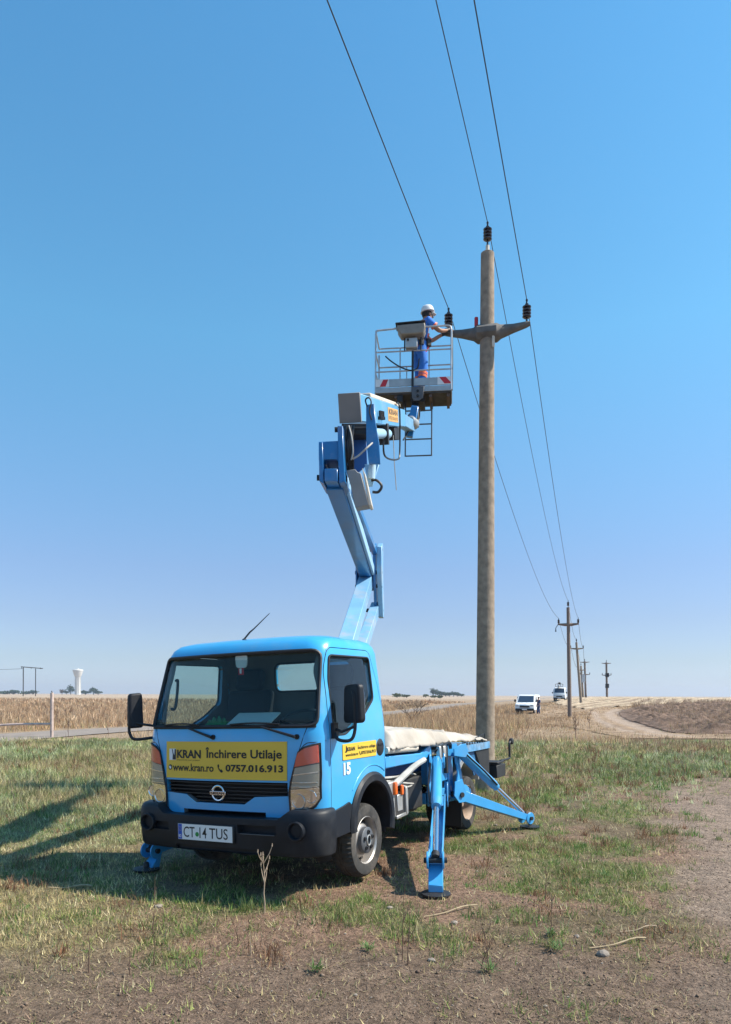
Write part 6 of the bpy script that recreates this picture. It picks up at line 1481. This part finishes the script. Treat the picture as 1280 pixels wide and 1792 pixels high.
# ------------------------------------------------------------------ small things on the ground
stonem = mat('stone', (.26, .215, .175), .9, noise=.25, nscale=10, bump=.006, bscale=20)
def stone(px, py, s, label):
    g = gpt(px, py); bm = bmesh.new(); bmesh.ops.create_icosphere(bm, subdivisions=2, radius=1)
    r = random.Random(int(px)); off = V((r.random() * 9, r.random() * 9, 0))
    for v in bm.verts:
        n_ = 1 + .5 * (float(vnoise(np.array([v.co.x * 1.3 + off.x]), np.array([v.co.y * 1.3 + v.co.z + off.y]), 4)[0]) - .5); v.co = V((v.co.x * s * n_, v.co.y * s * .8 * n_, v.co.z * s * .55 * n_))
    me = bpy.data.meshes.new('stone'); bm.to_mesh(me); bm.free(); me.materials.append(stonem); o = link('stone', me); o.location = g + V((0, 0, s * .25)); o.rotation_euler = (0, 0, r.random() * 6); tag(o, label, 'stone', 'stones lying on the soil'); return o
for px, py, s, lb in ((962, 1637, .045, 'largest pale flat stone on the bare soil at lower right'), (756, 1682, .035, 'whitish stone low in the middle of the foreground'), (683, 1590, .04, 'grey stone just below the front outrigger pad'), (278, 1588, .045, 'pale stone at the edge of the cab shadow'),
                      (1055, 1672, .06, 'flat grey stone half sunk beside the dirt track'), (795, 1617, .045, 'angular grey stone right of the outrigger pad'), (1010, 1640, .03, 'small stone right of the largest pale stone'), (835, 1526, .025, 'small white stone between the two outriggers'), (1172, 1408, .03, 'small white stone by the grass at the right'), (868, 1445, .035, 'pale stone close to the rear outrigger foot'), (955, 1762, .02, 'small pale stone at the bottom of the dirt'), (622, 1742, .018, 'tiny white stone near the bottom edge')):
    stone(px, py, s * .75, lb)
pebm = MB(); rr = random.Random(9)
for _ in range(160):
    Y = rr.uniform(3.6, 11); X = rr.uniform(-.55, .62) * Y; s = rr.uniform(.003, .008); z = zg(X, Y)
    w_ = rr.uniform(0, 3); R = Matrix.Rotation(w_, 3, 'Z'); pebm.box((X, Y, z + s * .2), (s * 2, s * 1.4, s), R)
tag(pebm.build('pebbles', stonem), 'scattered pebbles and crumbs over the soil', 'pebbles', kind='stuff')
strawm = mat('dry_stalk', (.36, .27, .16), .8, noise=.15); stalkd = mat('brown_stalk', (.13, .075, .05), .85, noise=.2); stalkp = mat('pale_stalk', (.38, .28, .19), .8, noise=.15)
def stick(p0, p1, r, label, m=strawm):
    a = gpt(*p0); b = gpt(*p1); k = 7; pts = []
    for i in range(k + 1):
        t = i / k; p = a.lerp(b, t); p.z = zg(p.x, p.y) + r + .012 + .01 * sin(t * 6); p += V((0, .012 * sin(t * 9), 0)); pts.append(p)
    o = MB().tube(pts, [r * (1 - .5 * i / k) for i in range(k + 1)], 7).build('dry_stalk', m); tag(o, label, 'stalk'); return o
stick((835, 1588), (742, 1608), .007, 'long pale stalk lying on the grass right below the front outrigger')
stick((1130, 1646), (1030, 1664), .007, 'straight pale stalk lying on the dirt at lower right')
stick((1150, 1625), (1085, 1634), .005, 'short forked stalk lying beyond the straight one at lower right', stalkp)
stick((162, 1555), (85, 1557), .010, 'tan stalk lying along the edge of the shadow at far left')
stick((1128, 1302), (1085, 1306), .016, 'bleached branch lying in the green strip at the right', stalkp)
stick((655, 1540), (700, 1552), .004, 'thin straw beside the front wheel', strawm)
def weed(px, py, h, label, m, branches=0, r=.003, seed=0, lean=.05, leaves=False):
    g = gpt(px, py); q = random.Random(seed + int(px)); root = empty('dry_weed', g); tag(root, label, 'weed')
    pts = [V((0, 0, -.02))]; dx = q.uniform(-1, 1) * lean; dy = q.uniform(-1, 1) * lean
    for k in range(1, 7): pts.append(V((dx * h * (k / 6) ** 1.5 + q.uniform(-.004, .004), dy * h * (k / 6) ** 1.5, h * k / 6)))
    mb = MB().tube(pts, [r * (1.2 - .8 * k / 6) for k in range(7)], 6)
    for b in range(branches):
        i = q.randint(2, 5); a = q.uniform(0, 6.3); L = h * q.uniform(.12, .3)
        mb.tube([pts[i], pts[i] + V((cos(a) * L * .35, sin(a) * L * .35, L * .6)), pts[i] + V((cos(a) * L * .5, sin(a) * L * .5, L))], [r * .7, r * .6, r * .35], 5)
        e = pts[i] + V((cos(a) * L * .5, sin(a) * L * .5, L)); mb.tube([e, e + V((.3 * r, 0, r * 4))], [r * 1.1, r * .5], 5)
    mb.build('stem', m, root)
    if leaves:
        vs = []; fs = []
        for k in range(34):
            a = q.uniform(0, 6.3); L = q.uniform(.025, .075); b0 = V((q.uniform(-.03, .03), q.uniform(-.03, .03), .01)); e = b0 + V((cos(a) * L, sin(a) * L, L * q.uniform(.3, 1.1))); s = V((-sin(a), cos(a), 0)) * .005; mm = b0.lerp(e, .5) + V((0, 0, .01))
            i = len(vs); vs += [b0, mm - s, e, mm + s]; fs.append((i, i + 1, i + 2, i + 3))
        MB().add(vs, fs).build('leaves', M['leaf'], root)
    return root
weed(463, 1598, .46, 'pale dead stalk with short twigs standing in front of the bumper', stalkp, 7, .006, lean=.03)
weed(268, 1640, .42, 'tall thin dark stem in front of the left headlight', stalkd, 1, .0035)
weed(270, 1690, .28, 'thin stem just below the tall one at lower left', stalkd, 0, .003)
weed(156, 1702, .20, 'dark upright stem furthest left in the foreground', stalkd, 1, .004)
weed(227, 1706, .17, 'short brown stem second from the left in the foreground', stalkd, 1, .0035)
weed(126, 1705, .10, 'short leaning twig at the far left foreground', stalkd, 1, .003, lean=.6)
weed(298, 1640, .14, 'short stem right of the tall dark one', stalkd, 1, .003)
weed(346, 1622, .13, 'small stem below the number plate', stalkd, 1, .0025)
weed(440, 1672, .16, 'reddish stub below the pale dead stalk', stalkp, 0, .004)
weed(418, 1655, .22, 'crooked dark twig left of the reddish stub', stalkd, 3, .003, lean=.5)
weed(704, 1682, .48, 'tall thin reddish stem below the front wheel', stalkd, 2, .003, lean=.04)
weed(714, 1690, .34, 'second thin stem close to the tall reddish one', stalkd, 2, .003)
weed(856, 1703, .26, 'dark branching weed with green leaves at its foot', stalkd, 9, .003, lean=.2, leaves=True)
weed(842, 1700, .22, 'leaning twig left of the leafy weed', stalkd, 4, .003, lean=.45)
weed(964, 1640, .30, 'thin stem rising behind the largest pale stone', stalkd, 4, .003, leaves=True)
weed(955, 1575, .30, 'tall twig at the grass edge on the right', stalkd, 4, .003)
weed(790, 1640, .12, 'short twig among the straw in the centre', stalkd, 2, .0025)
weed(1060, 1535, .05, 'small bright green plant on the bare soil at right', M['gcloth'], 0, .002, leaves=True)
weed(645, 1665, .03, 'small leafy plant in the middle foreground', M['gcloth'], 0, .002, leaves=True)
weed(555, 1702, .03, 'low leafy plant at the bottom centre left', M['gcloth'], 0, .002, leaves=True)
weed(975, 1665, .03, 'leafy plant in front of the largest pale stone', M['gcloth'], 0, .002, leaves=True)
weed(1008, 1292, .9, 'dark bushy dead weed right of the first distant pole', stalkd, 14, .012, lean=.1)
weed(1032, 1275, .8, 'second dark dead weed beside the field track', stalkd, 12, .012, lean=.1)
weed(120, 1293, .7, 'dead branching weed at the roadside left of the cab', stalkd, 10, .008, lean=.1)
weed(190, 1287, .6, 'dead weed standing at the roadside close to the mirror', stalkd, 8, .008, lean=.1)

# ------------------------------------------------------------------ summer haze
hz = MB().box((0, 0, 18), (6800, 6800, 42)).mesh('haze', []); hm = bpy.data.materials.new('thin_haze'); hm.use_nodes = True; hn = hm.node_tree; hn.nodes.clear()
pv = hn.nodes.new('ShaderNodeVolumePrincipled'); pv.inputs['Color'].default_value = (.80, .88, 1, 1); pv.inputs['Density'].default_value = .00022; pv.inputs['Anisotropy'].default_value = .2
ho = hn.nodes.new('ShaderNodeOutputMaterial'); hn.links.new(pv.outputs[0], ho.inputs['Volume']); hz.materials.append(hm)
tag(link('haze', hz), 'thin pale haze over the far fields', 'haze', kind='stuff')
